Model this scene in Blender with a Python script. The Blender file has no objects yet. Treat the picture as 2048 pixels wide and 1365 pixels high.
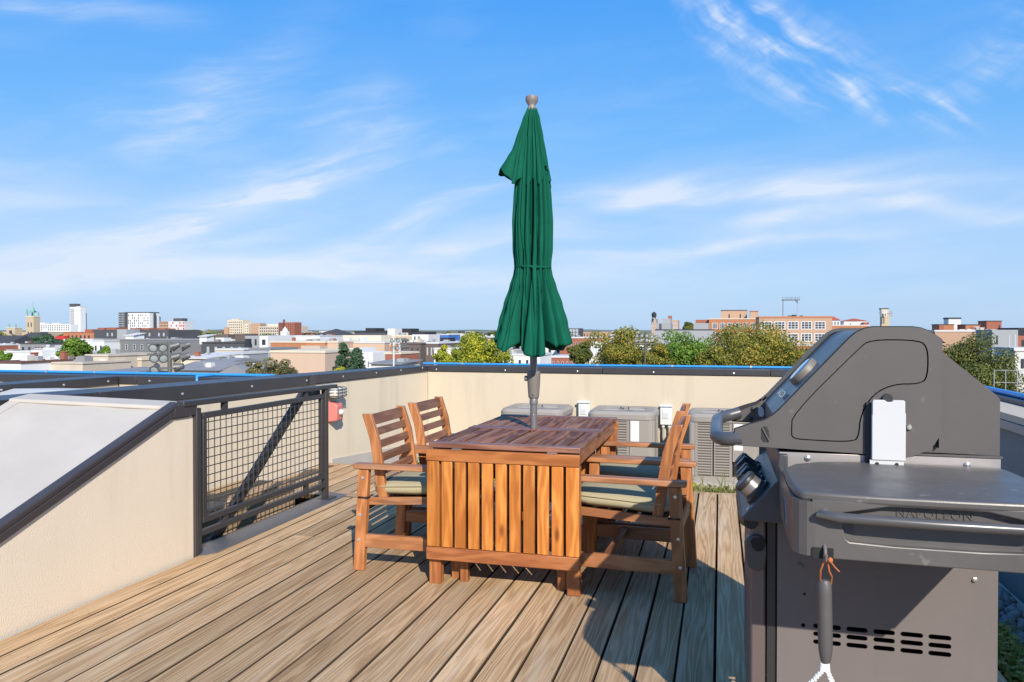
import bpy, bmesh, math, random
from mathutils import Vector, Matrix, Quaternion
R = math.radians
rnd = random.Random(7)
SC = bpy.context.scene
COL = SC.collection

# ------------------------------------------------------------------ camera, sky, sun, exposure
EYE = 1.285
YAW = math.atan(416 / 1536.0)
cam = bpy.data.cameras.new('camera'); cam.sensor_width = 36; cam.lens = 27.0
cam.clip_start = 0.05; cam.clip_end = 30000
camo = bpy.data.objects.new('camera', cam); COL.objects.link(camo)
camo.location = (0, 0, EYE); camo.rotation_euler = (R(90) - math.atan(19.5 / 1536), 0, YAW)
SC.camera = camo

SUN_AZ, SUN_EL = R(29.5), R(31.5)          # light travels 30 deg west of +Y, 33 deg down
trav = Vector((-math.sin(SUN_AZ) * math.cos(SUN_EL), math.cos(SUN_AZ) * math.cos(SUN_EL), -math.sin(SUN_EL)))
sun = bpy.data.lights.new('sun', 'SUN'); sun.energy = 4.7; sun.angle = R(0.5); sun.color = (1.0, 0.93, 0.82)
suno = bpy.data.objects.new('sun', sun); COL.objects.link(suno)
suno.rotation_euler = trav.to_track_quat('-Z', 'Y').to_euler(); suno.location = (4, -8, 12)

SC.render.engine = 'CYCLES'
SC.view_settings.view_transform = 'Standard'; SC.view_settings.look = 'None'
SC.view_settings.exposure = 0.4; SC.view_settings.gamma = 1.0
SC.cycles.max_bounces = 6; SC.cycles.diffuse_bounces = 3; SC.cycles.glossy_bounces = 3
SC.cycles.transparent_max_bounces = 8

class NT:
    """small helper to wire shader nodes"""
    def __init__(s, tree): s.t = tree; s.n = tree.nodes; s.l = tree.links
    def new(s, typ, **kw):
        n = s.n.new(typ)
        for k, v in kw.items(): setattr(n, k, v)
        return n
    def put(s, sock, v):
        if isinstance(v, bpy.types.NodeSocket): s.l.new(v, sock)
        elif v is not None:
            try: sock.default_value = v
            except Exception: sock.default_value = (*v, 1.0)
    def m(s, op, a, b=None, c=None, clamp=False):
        n = s.new('ShaderNodeMath', operation=op, use_clamp=clamp)
        s.put(n.inputs[0], a)
        if b is not None: s.put(n.inputs[1], b)
        if c is not None: s.put(n.inputs[2], c)
        return n.outputs[0]
    def mix(s, fac, a, b, blend='MIX'):
        n = s.new('ShaderNodeMix', data_type='RGBA', blend_type=blend)
        s.put(n.inputs[0], fac); s.put(n.inputs[6], a); s.put(n.inputs[7], b)
        return n.outputs[2]
    def noise(s, vec, scale, detail=4, rough=0.55, dist=0.0, dims='3D'):
        n = s.new('ShaderNodeTexNoise', noise_dimensions=dims)
        if vec is not None: s.put(n.inputs['Vector'], vec)
        n.inputs['Scale'].default_value = scale; n.inputs['Detail'].default_value = detail
        n.inputs['Roughness'].default_value = rough; n.inputs['Distortion'].default_value = dist
        return n.outputs[0]
    def comb(s, x, y, z):
        n = s.new('ShaderNodeCombineXYZ')
        s.put(n.inputs[0], x); s.put(n.inputs[1], y); s.put(n.inputs[2], z); return n.outputs[0]
    def sep(s, v):
        n = s.new('ShaderNodeSeparateXYZ'); s.put(n.inputs[0], v); return n.outputs
    def ramp(s, fac, stops, interp='LINEAR'):
        n = s.new('ShaderNodeValToRGB'); cr = n.color_ramp; cr.interpolation = interp
        while len(cr.elements) < len(stops): cr.elements.new(0.5)
        for e, (p, c) in zip(cr.elements, stops):
            e.position = p; e.color = (*c, 1.0) if len(c) == 3 else c
        s.put(n.inputs[0], fac); return n.outputs[0]
    def smooth(s, x, lo, hi):
        n = s.new('ShaderNodeMapRange', interpolation_type='SMOOTHSTEP')
        s.put(n.inputs[0], x); s.put(n.inputs[1], lo); s.put(n.inputs[2], hi); return n.outputs[0]
    def vscale(s, v, sc, off=None):
        n = s.new('ShaderNodeMapping'); s.put(n.inputs[0], v); n.inputs[3].default_value = sc
        if off is not None: s.put(n.inputs[1], off)
        return n.outputs[0]

world = bpy.data.worlds.new('World'); SC.world = world; world.use_nodes = True
wt = NT(world.node_tree); wt.n.clear()
sky = wt.new('ShaderNodeTexSky', sky_type='NISHITA', sun_disc=False)
sky.sun_elevation = SUN_EL; sky.sun_rotation = R(152); sky.altitude = 20
sky.air_density = 1.0; sky.dust_density = 1.0; sky.ozone_density = 2.5
geo = wt.new('ShaderNodeTexCoord')
dx, dy, dz = wt.sep(geo.outputs['Generated'])
# cirrus: azimuth / elevation of the view direction in degrees (measured in the world)
az = wt.m('MULTIPLY', wt.m('ARCTAN2', dx, dy), 57.2958)
el = wt.m('MULTIPLY', wt.m('ARCSINE', dz), 57.2958)
tint = wt.ramp(wt.m('DIVIDE', el, 90.0, clamp=True), [(0.0, (.36, .53, .76)), (0.067, (.25, .465, .78)), (0.155, (.10, .37, .79)), (0.27, (.04, .285, .79)), (0.6, (.05, .265, .72))])
tint10 = wt.mix(1.0, tint, (10.0, 10.0, 10.0), 'MULTIPLY')
base = wt.mix(0.80, sky.outputs[0], tint10)
warp = wt.new('ShaderNodeTexNoise'); wt.put(warp.inputs['Vector'], wt.comb(wt.m('MULTIPLY', az, 0.05), wt.m('MULTIPLY', el, 0.09), 0.0))
warp.inputs['Scale'].default_value = 1.0; warp.inputs['Detail'].default_value = 3
wx, wy, wz = wt.sep(warp.outputs['Color'])
azw = wt.m('ADD', az, wt.m('MULTIPLY', wt.m('SUBTRACT', wx, 0.5), 7.0))
elw = wt.m('ADD', el, wt.m('MULTIPLY', wt.m('SUBTRACT', wy, 0.5), 4.0))
def fibre(ang, along, across, seed, detail=6, rough=0.55):
    ca, sa = math.cos(R(ang)), math.sin(R(ang))
    u = wt.m('ADD', wt.m('MULTIPLY', azw, ca), wt.m('MULTIPLY', elw, sa))
    v = wt.m('SUBTRACT', wt.m('MULTIPLY', elw, ca), wt.m('MULTIPLY', azw, sa))
    return wt.noise(wt.comb(wt.m('MULTIPLY', u, 1 / along), wt.m('MULTIPLY', v, 1 / across), seed), 1.0, detail, rough, 0.12)
def wisp(a0, e0, ang, la, lc, bend=0.0):
    """soft streak centred on azimuth a0, elevation e0, rotated, half length la, half width lc"""
    ca, sa = math.cos(R(ang)), math.sin(R(ang))
    A = wt.m('SUBTRACT', azw, a0); E_ = wt.m('SUBTRACT', elw, e0)
    u = wt.m('ADD', wt.m('MULTIPLY', A, ca), wt.m('MULTIPLY', E_, sa))
    v = wt.m('SUBTRACT', wt.m('MULTIPLY', E_, ca), wt.m('MULTIPLY', A, sa))
    if bend: v = wt.m('SUBTRACT', v, wt.m('MULTIPLY', wt.m('MULTIPLY', u, u), bend))
    q = wt.m('ADD', wt.m('POWER', wt.m('ABSOLUTE', wt.m('DIVIDE', u, la)), 2.0), wt.m('POWER', wt.m('ABSOLUTE', wt.m('DIVIDE', v, lc)), 2.0))
    return wt.m('EXPONENT', wt.m('MULTIPLY', q, -1.0))
def addall(xs):
    o = xs[0]
    for x in xs[1:]: o = wt.m('ADD', o, x)
    return o
def sky_at(px, py):
    u = (px - 1024) / 1536; return math.degrees(math.atan(u) - YAW), math.degrees(math.atan((663 - py) / 1536 / math.sqrt(1 + u * u)))
def W(px, py, ang, la, lc, amp, bend=0.0):
    a, e = sky_at(px, py); return wt.m('MULTIPLY', wisp(a, e, ang, la, lc, bend), amp)
fA = wt.smooth(fibre(14, 9.0, 1.7, 3.1), 0.40, 0.78)
fB = wt.m('MULTIPLY', wt.smooth(fibre(-36, 6.0, 1.3, 8.7), 0.34, 0.80), wt.m('ADD', 0.55, wt.smooth(fibre(28, 3.0, 0.9, 2.7), 0.3, 0.75)))
fC = wt.smooth(fibre(4, 14.0, 2.6, 5.2), 0.36, 0.75)
fD = wt.smooth(fibre(30, 12.0, 4.0, 1.9, 4), 0.30, 0.85)
mA = addall([W(600, 370, 26, 9, 2.2, 0.50), W(430, 445, 22, 7, 1.0, 0.70), W(800, 455, 22, 7, 0.8, 0.50), W(450, 190, 40, 5, 1.6, 0.5), W(690, 270, 35, 3.5, 2.0, 0.6), W(170, 30, 3, 6, 1.0, 0.4), W(320, 260, 15, 9, 2.5, 0.32), W(330, 480, 10, 7, 1.6, 0.5), W(810, 445, 18, 8, .45, .65), W(560, 395, 17, 9, .6, .6)])
mB = addall([W(1475, 70, -38, 6.0, 1.6, 0.60), W(1615, 120, -30, 5.0, 1.8, 0.62), W(1705, 185, -42, 2.6, 0.5, 0.75), W(1845, 215, -30, 2.6, 0.8, 0.95), W(1495, 10, -40, 3.0, 0.6, 0.6), W(2005, 90, 35, 4, 1.6, 0.38)])
mC = addall([W(1320, 400, 8, 4, .7, 0.32), W(1450, 380, 3, 10, 0.8, 0.62), W(1800, 410, -6, 7, 0.6, 0.6), W(1600, 432, 4, 3.5, 0.5, 0.75), W(700, 522, 6, 18, 1.0, 0.85),
             W(1450, 490, 9, 13, 0.8, 0.5), W(200, 545, -4, 16, 2.0, 0.75), W(900, 552, 0, 10, 0.8, 0.5), W(1900, 470, 5, 12, 2.0, 0.25), W(100, 440, -12, 8, 2.0, 0.35), W(500, 540, 2.6, 18, .5, .6), W(1265, 405, 17, 3.5, .45, .55), W(1600, 386, -1, 9, .45, .7), W(1900, 418, -8, 6, .45, .6), W(1550, 478, 4, 14, .4, .5)])
everywhere = wt.m('MULTIPLY', wt.m('MULTIPLY', fD, fC), wt.m('MULTIPLY', wt.smooth(el, 2.0, 12.0), 0.12))
lowveil = wt.m('MULTIPLY', wt.m('EXPONENT', wt.m('MULTIPLY', wt.m('POWER', wt.m('DIVIDE', wt.m('SUBTRACT', el, 6.0), 8.0), 2.0), -1.0)), wt.m('ADD', 0.07, wt.m('MULTIPLY', fC, 0.16)))
cl = addall([wt.m('MULTIPLY', wt.m('ADD', 0.22, fA), wt.m('MULTIPLY', mA, 1.05)), wt.m('MULTIPLY', fB, wt.m('MULTIPLY', mB, 1.15)), wt.m('MULTIPLY', wt.m('ADD', 0.45, fC), wt.m('MULTIPLY', mC, 0.78)), everywhere, lowveil])
cl = wt.m('MINIMUM', cl, 0.85)
cl = wt.m('MULTIPLY', cl, wt.smooth(el, -1.0, 1.5))
skyc = wt.mix(cl, base, (5.9, 6.5, 7.5))
bg = wt.new('ShaderNodeBackground'); wt.put(bg.inputs[0], skyc); bg.inputs[1].default_value = 0.1
wo = wt.new('ShaderNodeOutputWorld'); wt.l.new(bg.outputs[0], wo.inputs[0])

# ------------------------------------------------------------------ geometry helpers
def frame(d):
    d = d.normalized(); a = Vector((0, 0, 1)) if abs(d.z) < 0.93 else Vector((0, 1, 0))
    u = a.cross(d).normalized(); return u, d.cross(u)
class MB:
    """collects shapes of ONE mesh in world coordinates"""
    def __init__(s): s.v = []; s.f = []; s.mi = []
    def add(s, vs, fs, mi=0):
        b = len(s.v); s.v += [tuple(p) for p in vs]
        s.f += [tuple(b + i for i in f) for f in fs]; s.mi += [mi] * len(fs); return s
    def hexa(s, p, mi=0):
        return s.add(p, [(0, 3, 2, 1), (4, 5, 6, 7), (0, 1, 5, 4), (1, 2, 6, 5), (2, 3, 7, 6), (3, 0, 4, 7)], mi)
    def box(s, x0, x1, y0, y1, z0, z1, mi=0):
        return s.hexa([(x0, y0, z0), (x1, y0, z0), (x1, y1, z0), (x0, y1, z0), (x0, y0, z1), (x1, y0, z1), (x1, y1, z1), (x0, y1, z1)], mi)
    def beam(s, p0, p1, w, h, up=(0, 0, 1), mi=0):
        p0, p1 = Vector(p0), Vector(p1); d = (p1 - p0).normalized(); up = Vector(up)
        sd = d.cross(up).normalized(); up = sd.cross(d); a, b = sd * w / 2, up * h / 2
        return s.hexa([p0 - a - b, p0 + a - b, p1 + a - b, p1 - a - b, p0 - a + b, p0 + a + b, p1 + a + b, p1 - a + b], mi)
    def tube(s, pts, r, n=8, mi=0, cap=True):
        pts = [Vector(p) for p in pts]; rs = r if isinstance(r, (list, tuple)) else [r] * len(pts)
        vs = []; u = None
        for i, p in enumerate(pts):
            d = (pts[min(i + 1, len(pts) - 1)] - pts[max(i - 1, 0)]).normalized()
            if u is None: u, w = frame(d)
            else:
                u = (u - d * u.dot(d)).normalized(); w = d.cross(u)
            for k in range(n):
                a = 2 * math.pi * k / n; vs.append(p + (u * math.cos(a) + w * math.sin(a)) * rs[i])
        fs = [(i * n + k, i * n + (k + 1) % n, (i + 1) * n + (k + 1) % n, (i + 1) * n + k) for i in range(len(pts) - 1) for k in range(n)]
        if cap: fs += [tuple(range(n))[::-1], tuple((len(pts) - 1) * n + k for k in range(n))]
        return s.add(vs, fs, mi)
    def lathe(s, prof, c=(0, 0, 0), axis=(0, 0, 1), n=20, mi=0):
        """prof: (radius, height) pairs along axis"""
        ax = Vector(axis).normalized(); u, w = frame(ax); c = Vector(c); vs = []
        for r, h in prof:
            for k in range(n):
                a = 2 * math.pi * k / n; vs.append(c + ax * h + (u * math.cos(a) + w * math.sin(a)) * r)
        fs = [(i * n + k, i * n + (k + 1) % n, (i + 1) * n + (k + 1) % n, (i + 1) * n + k) for i in range(len(prof) - 1) for k in range(n)]
        if prof[0][0] > 1e-4: fs.append(tuple(range(n))[::-1])
        if prof[-1][0] > 1e-4: fs.append(tuple((len(prof) - 1) * n + k for k in range(n)))
        return s.add(vs, fs, mi)
    def prism(s, poly, o, U, V, N, t, mi=0):
        """polygon given in (u,v) placed at o + u*U + v*V, thickness t along N"""
        o, U, V, N = Vector(o), Vector(U), Vector(V), Vector(N); n = len(poly)
        a = [o + U * p[0] + V * p[1] for p in poly]; b = [p + N * t for p in a]
        return s.add(a + b, [tuple(range(n))[::-1], tuple(range(n, 2 * n))] + [(i, (i + 1) % n, n + (i + 1) % n, n + i) for i in range(n)], mi)
    def mesh(s, name, mats, org=(0, 0, 0), smooth=0):
        me = bpy.data.meshes.new(name); o = Vector(org)
        me.from_pydata([(p[0] - o.x, p[1] - o.y, p[2] - o.z) for p in s.v], [], s.f)
        mats = mats if isinstance(mats, (list, tuple)) else [mats]
        for m in mats: me.materials.append(m)
        if len(mats) > 1: me.polygons.foreach_set('material_index', s.mi)
        bm = bmesh.new(); bm.from_mesh(me); bmesh.ops.recalc_face_normals(bm, faces=bm.faces); bm.to_mesh(me); bm.free()
        if smooth:
            me.polygons.foreach_set('use_smooth', [True] * len(me.polygons)); me.set_sharp_from_angle(angle=R(smooth))
        me.update(); return me

ORG = {}
def tag(o, label=None, cat=None, group=None, kind=None):
    for k, v in (('label', label), ('category', cat), ('group', group), ('kind', kind)):
        if v: o[k] = v
    return o
def thing(name, label, cat, loc=(0, 0, 0), group=None):
    o = bpy.data.objects.new(name, None); o.empty_display_size = 0.2; o.location = loc; COL.objects.link(o)
    ORG[o.name] = Vector(loc); return tag(o, label, cat, group)
def put(name, mb, mat, parent=None, smooth=0, bevel=0, seg=2, org=None):
    """link the collected shapes as one mesh object; children share the origin of their thing"""
    if org is None:
        if parent is not None: org = ORG[parent.name]
        else:
            xs, ys, zs = zip(*mb.v); org = Vector(((min(xs) + max(xs)) / 2, (min(ys) + max(ys)) / 2, min(zs)))
    me = mb.mesh(name, mat, org, smooth or (35 if bevel else 0))
    o = bpy.data.objects.new(name, me); COL.objects.link(o); ORG[o.name] = Vector(org)
    if parent is not None: o.parent = parent; o.location = Vector(org) - ORG[parent.name]
    else: o.location = org
    if bevel:
        b = o.modifiers.new('bevel', 'BEVEL'); b.width = bevel; b.segments = seg; b.limit_method = 'ANGLE'; b.angle_limit = R(40)
    return o
def link_copy(o, parent=None, loc=None):
    c = o.copy(); COL.objects.link(c)
    if parent is not None: c.parent = parent
    if loc is not None: c.location = loc
    return c
def copy_tree(o, parent=None):
    c = link_copy(o, parent)
    for ch in list(o.children): copy_tree(ch, c)
    return c
def B(x0, x1, y0, y1, z0, z1): return MB().box(x0, x1, y0, y1, z0, z1)

# ------------------------------------------------------------------ materials
MATS = {}
def mat(name, col, rough=0.6, metal=0.0, spec=0.5, vary=0.0, vscale=8.0, bump=0.0, bscale=60.0, coat=0.0, rvar=0.0, streak=0.0, specks=0.0):
    if name in MATS: return MATS[name]
    m = bpy.data.materials.new(name); m.use_nodes = True; t = NT(m.node_tree)
    p = t.n['Principled BSDF']; p.inputs['Roughness'].default_value = rough; p.inputs['Metallic'].default_value = metal
    p.inputs['Specular IOR Level'].default_value = spec; p.inputs['Coat Weight'].default_value = coat
    tc = t.new('ShaderNodeTexCoord').outputs['Object']
    if vary:
        n = t.noise(tc, vscale, 5, 0.6); f = t.m('ADD', 1 - vary, t.m('MULTIPLY', n, 2 * vary))
        if streak:
            sn = t.noise(t.vscale(tc, (5.0, 5.0, .55)), 1.0, 5, 0.65); f = t.m('MULTIPLY', f, t.m('SUBTRACT', 1.0, t.m('MULTIPLY', t.smooth(sn, .5, .8), streak)))
        c = t.mix(1.0, (*col, 1), t.comb(f, f, f), 'MULTIPLY')
        if specks: c = t.mix(t.m('MULTIPLY', t.smooth(t.noise(tc, 26.0, 2, .5), .66, .76), specks), c, (.42, .39, .36))
        t.put(p.inputs['Base Color'], c)
    else: p.inputs['Base Color'].default_value = (*col, 1)
    if rvar: t.put(p.inputs['Roughness'], t.m('ADD', rough - rvar, t.m('MULTIPLY', t.noise(t.vscale(tc, (1, 1, .6)), 7.0, 5, .65), 2 * rvar)))
    if bump:
        b = t.new('ShaderNodeBump'); b.inputs['Strength'].default_value = bump; b.inputs['Distance'].default_value = 0.01
        t.put(b.inputs['Height'], t.noise(tc, bscale, 4, 0.6)); t.put(p.inputs['Normal'], b.outputs[0])
    MATS[name] = m; return m

def wood(name, light, mid, dark, axis, grain=55.0, long=1.4, rough=0.55, spec=0.4, varh=0.25, knots=0.0, fade=None, contrast=1.0, freq=1.0):
    """wood with figure running along one axis; every object gets its own board by its random number"""
    m = bpy.data.materials.new(name); m.use_nodes = True; t = NT(m.node_tree); p = t.n['Principled BSDF']
    tc = t.new('ShaderNodeTexCoord').outputs['Object']; oi = t.new('ShaderNodeObjectInfo').outputs['Random']
    off = t.m('MULTIPLY', oi, 91.0)
    x, y, z = t.sep(tc); ax = [x, y, z]; L = ax[axis]; a, b = [ax[i] for i in range(3) if i != axis]
    a = t.m('ADD', a, t.m('MULTIPLY', t.m('SUBTRACT', oi, 0.5), 0.05))
    flow = t.noise(t.comb(t.m('MULTIPLY', a, 9.0), t.m('ADD', t.m('MULTIPLY', L, long * 0.9), off), t.m('MULTIPLY', b, 9.0)), 1.0, 3, 0.5)
    rings = t.m('ADD', t.m('MULTIPLY', t.m('ADD', a, t.m('MULTIPLY', b, 0.6)), grain), t.m('MULTIPLY', flow, 16.0))
    w = t.m('ADD', t.m('MULTIPLY', t.m('SINE', t.m('MULTIPLY', rings, 2.2 * freq)), 0.5), 0.5)
    w = t.m('POWER', w, 1.5)
    fine = t.noise(t.comb(t.m('MULTIPLY', a, 220.0), t.m('ADD', t.m('MULTIPLY', L, 3.0), off), t.m('MULTIPLY', b, 220.0)), 1.0, 3, 0.6)
    patch = t.noise(t.comb(t.m('MULTIPLY', a, 7.0), t.m('ADD', t.m('MULTIPLY', L, 1.1), off), t.m('MULTIPLY', b, 7.0)), 1.0, 4, 0.6)
    v = t.m('ADD', t.m('MULTIPLY', w, 0.48 * contrast), t.m('ADD', t.m('MULTIPLY', fine, 0.34 * freq ** .45), t.m('MULTIPLY', patch, 0.45)))
    v = t.m('SUBTRACT', v, 0.24 * contrast - 0.11 + .17 * (freq ** .45 - 1))
    c = t.ramp(v, [(0.12, dark), (0.42, mid), (0.82, light)])
    if knots:
        vo = t.new('ShaderNodeTexVoronoi'); t.put(vo.inputs['Vector'], t.comb(t.m('MULTIPLY', a, 9.0), t.m('ADD', t.m('MULTIPLY', L, 3.2), off), t.m('MULTIPLY', b, 2.0)))
        vo.inputs['Scale'].default_value = 1.0
        k = t.m('SUBTRACT', 1.0, t.smooth(vo.outputs['Distance'], 0.05, 0.17)); c = t.mix(t.m('MULTIPLY', k, knots), c, tuple(q * 0.35 for q in dark))
    if fade:
        g = t.smooth(t.noise(t.comb(t.m('MULTIPLY', a, 14.0), t.m('ADD', t.m('MULTIPLY', L, 0.8), off), 0.0), 1.0, 5, 0.7), 0.46, 0.72); c = t.mix(t.m('MULTIPLY', g, fade[1]), c, fade[0])
    h = t.m('ADD', 1.0 - varh, t.m('MULTIPLY', oi, 2 * varh)); c = t.mix(1.0, c, t.comb(h, h, h), 'MULTIPLY')
    t.put(p.inputs['Base Color'], c); p.inputs['Roughness'].default_value = rough; p.inputs['Specular IOR Level'].default_value = spec
    bp = t.new('ShaderNodeBump'); bp.inputs['Strength'].default_value = 0.35; bp.inputs['Distance'].default_value = 0.004
    t.put(bp.inputs['Height'], v); t.put(p.inputs['Normal'], bp.outputs[0]); MATS[name] = m; return m

DK = ((0.58, 0.40, 0.23), (0.42, 0.265, 0.138), (0.22, 0.128, 0.064))
deck_wood = wood('weathered_pine', *DK, 1, grain=42, long=0.5, rough=0.8, spec=0.1, varh=0.20, fade=((0.55, 0.445, 0.315), 0.45), contrast=0.68, freq=2.2)
deck_wood_x = wood('weathered_pine_cross', *DK, 0, grain=42, long=0.5, rough=0.75, spec=0.2, varh=0.15, fade=((0.54, 0.46, 0.36), 0.35), contrast=0.68, freq=2.2)
OR = ((0.66, 0.275, 0.062), (0.49, 0.165, 0.030), (0.23, 0.062, 0.014))
leaf_wood = wood('orange_acacia', *OR, 2, grain=34, long=1.6, rough=0.42, varh=0.22, knots=0.75, contrast=0.7)
rail_wood_x = wood('brown_acacia_x', (0.36, 0.14, 0.05), (0.27, 0.09, 0.03), (0.13, 0.04, 0.015), 0, grain=34, long=1.6, rough=0.45, varh=0.15, contrast=0.7)
rail_wood_y = wood('brown_acacia_y', (0.34, 0.14, 0.06), (0.25, 0.09, 0.036), (0.12, 0.04, 0.018), 1, grain=34, long=1.6, rough=0.45, varh=0.15, contrast=0.7)
leg_wood = wood('brown_acacia_z', (0.42, 0.17, 0.06), (0.30, 0.105, 0.034), (0.14, 0.045, 0.016), 2, grain=34, long=1.6, rough=0.45, varh=0.15, contrast=0.7)
top_wood = wood('weathered_table_top', (0.27, 0.112, 0.056), (0.165, 0.061, 0.030), (0.075, 0.028, 0.015), 1, grain=40, long=1.2, rough=0.6, spec=0.2, varh=0.25, fade=((0.38, 0.24, 0.17), 0.65))
top_wood_x = wood('weathered_table_rail', (0.26, 0.115, 0.07), (0.17, 0.066, 0.038), (0.08, 0.03, 0.02), 0, grain=40, long=1.2, rough=0.42, varh=0.12, fade=((0.38, 0.25, 0.20), 0.5))
chair_x = wood('chair_wood_x', (0.44, 0.20, 0.088), (0.32, 0.13, 0.052), (0.14, 0.052, 0.02), 0, grain=34, long=1.6, rough=0.45, varh=0.12, fade=((0.42, 0.28, 0.2), 0.5), contrast=0.7)
chair_y = wood('chair_wood_y', (0.27, 0.12, 0.06), (0.185, 0.075, 0.036), (0.10, 0.04, 0.02), 1, grain=34, long=1.6, rough=0.45, varh=0.15, contrast=0.7)
chair_z = wood('chair_wood_z', (0.50, 0.215, 0.08), (0.37, 0.14, 0.048), (0.15, 0.052, 0.02), 2, grain=34, long=1.6, rough=0.45, varh=0.12, contrast=0.7)

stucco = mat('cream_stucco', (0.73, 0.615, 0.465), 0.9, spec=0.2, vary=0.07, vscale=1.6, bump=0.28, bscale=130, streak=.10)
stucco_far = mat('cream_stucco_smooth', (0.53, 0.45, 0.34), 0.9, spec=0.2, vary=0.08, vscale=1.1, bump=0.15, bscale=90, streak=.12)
coping = mat('charcoal_metal_coping', (0.040, 0.037, 0.040), 0.42, metal=0.0, spec=0.5, vary=0.25, vscale=3, rvar=.12)
flash = mat('charcoal_flashing', (0.050, 0.043, 0.045), 0.40, spec=0.5, vary=0.2, vscale=4)
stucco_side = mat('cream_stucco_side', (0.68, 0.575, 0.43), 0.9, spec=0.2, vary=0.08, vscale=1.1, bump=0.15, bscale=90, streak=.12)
membrane = mat('white_roof_membrane', (0.44, 0.40, 0.35), 0.7, spec=0.12, vary=0.16, vscale=2.4, bump=0.08, bscale=10)
white = mat('white_paint', (0.74, 0.74, 0.72), 0.5, vary=0.04)
steel = mat('charcoal_steel', (0.040, 0.037, 0.037), 0.45, vary=0.1)
screwm = mat('bright_screw', (0.62, 0.60, 0.57), 0.35, metal=0.7)
bluepipe = mat('blue_plastic_pipe', (0.035, 0.26, 0.62), 0.35)
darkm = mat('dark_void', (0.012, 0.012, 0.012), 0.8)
acm = mat('taupe_enamel', (0.285, 0.255, 0.225), 0.5, vary=0.05)
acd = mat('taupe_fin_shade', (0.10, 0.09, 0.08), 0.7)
pole_m = mat('grey_aluminium_pole', (0.17, 0.165, 0.165), 0.42, metal=0.3)
crank_m = mat('taupe_crank_plastic', (0.165, 0.145, 0.125), 0.5)
grill_m = mat('charcoal_enamel', (0.093, 0.083, 0.079), 0.46, spec=0.45, vary=0.12, vscale=5, rvar=.14, specks=.10, bump=.03, bscale=900)
grill_front = mat('satin_blue_black_enamel', (0.072, 0.075, 0.082), 0.36, spec=0.5, vary=.1, vscale=6, rvar=.1)
grill_dk = mat('black_plastic', (0.025, 0.025, 0.027), 0.45)
grill_panel = mat('grey_steel_panel', (0.158, 0.137, 0.128), 0.55, metal=0.0, spec=.22, vary=0.10, vscale=3, rvar=.10, streak=.10, specks=.06)
grill_shelf = mat('cast_grey_shelf', (0.108, 0.100, 0.095), 0.42, metal=0.2, vary=0.24, vscale=8, rvar=.16, specks=.25, bump=.05, bscale=500)
grill_strip = mat('pale_steel', (0.42, 0.38, 0.36), 0.35, metal=0.45, vary=0.12, vscale=10)
silver = mat('brushed_silver', (0.55, 0.53, 0.50), 0.3, metal=0.8)
chrome = mat('chrome', (0.8, 0.8, 0.8), 0.12, metal=1.0)
plate_m = mat('bright_white_enamel', (0.52, 0.52, 0.52), 0.35, vary=.03)
orange_cord = mat('orange_cord', (0.42, 0.13, 0.04), 0.8)
rope_w = mat('white_rope', (0.75, 0.75, 0.72), 0.7)
red_m = mat('pale_red_enamel', (0.55, 0.17, 0.15), 0.45)
glassy = mat('frosted_lens', (0.62, 0.62, 0.58), 0.2)
gravel_m = mat('grey_river_stone', (0.20, 0.195, 0.19), 0.7, vary=0.4, vscale=9)
soil = mat('dark_soil', (0.085, 0.065, 0.045), 0.95, vary=0.4, vscale=12, bump=0.5)
cushion_m = mat('sage_canvas', (0.37, 0.32, 0.20), 0.85, spec=0.15, vary=0.05, vscale=12, bump=0.12, bscale=500)
black_cord = mat('black_cord', (0.02, 0.018, 0.018), 0.7)
city_ground = mat('city_ground', (0.16, 0.15, 0.13), 0.9, vary=0.35, vscale=0.02)

def canopy_material():
    m = bpy.data.materials.new('green_canopy_cloth'); m.use_nodes = True; t = NT(m.node_tree); p = t.n['Principled BSDF']
    tc = t.new('ShaderNodeTexCoord').outputs['Object']
    n = t.noise(t.vscale(tc, (14, 14, 3)), 1.0, 4, 0.6)
    t.put(p.inputs['Base Color'], t.ramp(n, [(0.3, (0.003, 0.072, 0.043)), (0.7, (0.005, 0.097, 0.058))]))
    p.inputs['Roughness'].default_value = 0.8; p.inputs['Specular IOR Level'].default_value = 0.1
    b = t.new('ShaderNodeBump'); b.inputs['Strength'].default_value = 0.15; b.inputs['Distance'].default_value = 0.003
    t.put(b.inputs['Height'], t.noise(t.vscale(tc, (400, 400, 400)), 1.0, 2)); t.put(p.inputs['Normal'], b.outputs[0]); return m
canopy_m = canopy_material()

def leafmat(name, cols, trans=0.25):
    m = bpy.data.materials.new(name); m.use_nodes = True; t = NT(m.node_tree); p = t.n['Principled BSDF']
    g = t.new('ShaderNodeNewGeometry'); tc = t.new('ShaderNodeTexCoord').outputs['Object']
    r = g.outputs['Random Per Island']; n = t.noise(tc, 0.42, 3, 0.6)
    f = t.m('ADD', t.m('MULTIPLY', r, 0.5), t.m('MULTIPLY', t.smooth(n, 0.3, 0.7), 0.5))
    c = t.ramp(f, [(0.1, cols[0]), (0.5, cols[1]), (0.9, cols[2])])
    t.put(p.inputs['Base Color'], c); p.inputs['Roughness'].default_value = 0.6; p.inputs['Specular IOR Level'].default_value = 0.25
    tr = t.new('ShaderNodeBsdfTranslucent'); t.put(tr.inputs[0], c)
    mx = t.new('ShaderNodeMixShader'); mx.inputs[0].default_value = trans
    t.l.new(p.outputs[0], mx.inputs[1]); t.l.new(tr.outputs[0], mx.inputs[2]); t.l.new(mx.outputs[0], t.n['Material Output'].inputs[0])
    return m
lf_dark = leafmat('dark_evergreen_needles', [(0.032, 0.070, 0.038), (0.061, 0.119, 0.063), (0.105, 0.175, 0.088)])
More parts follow.
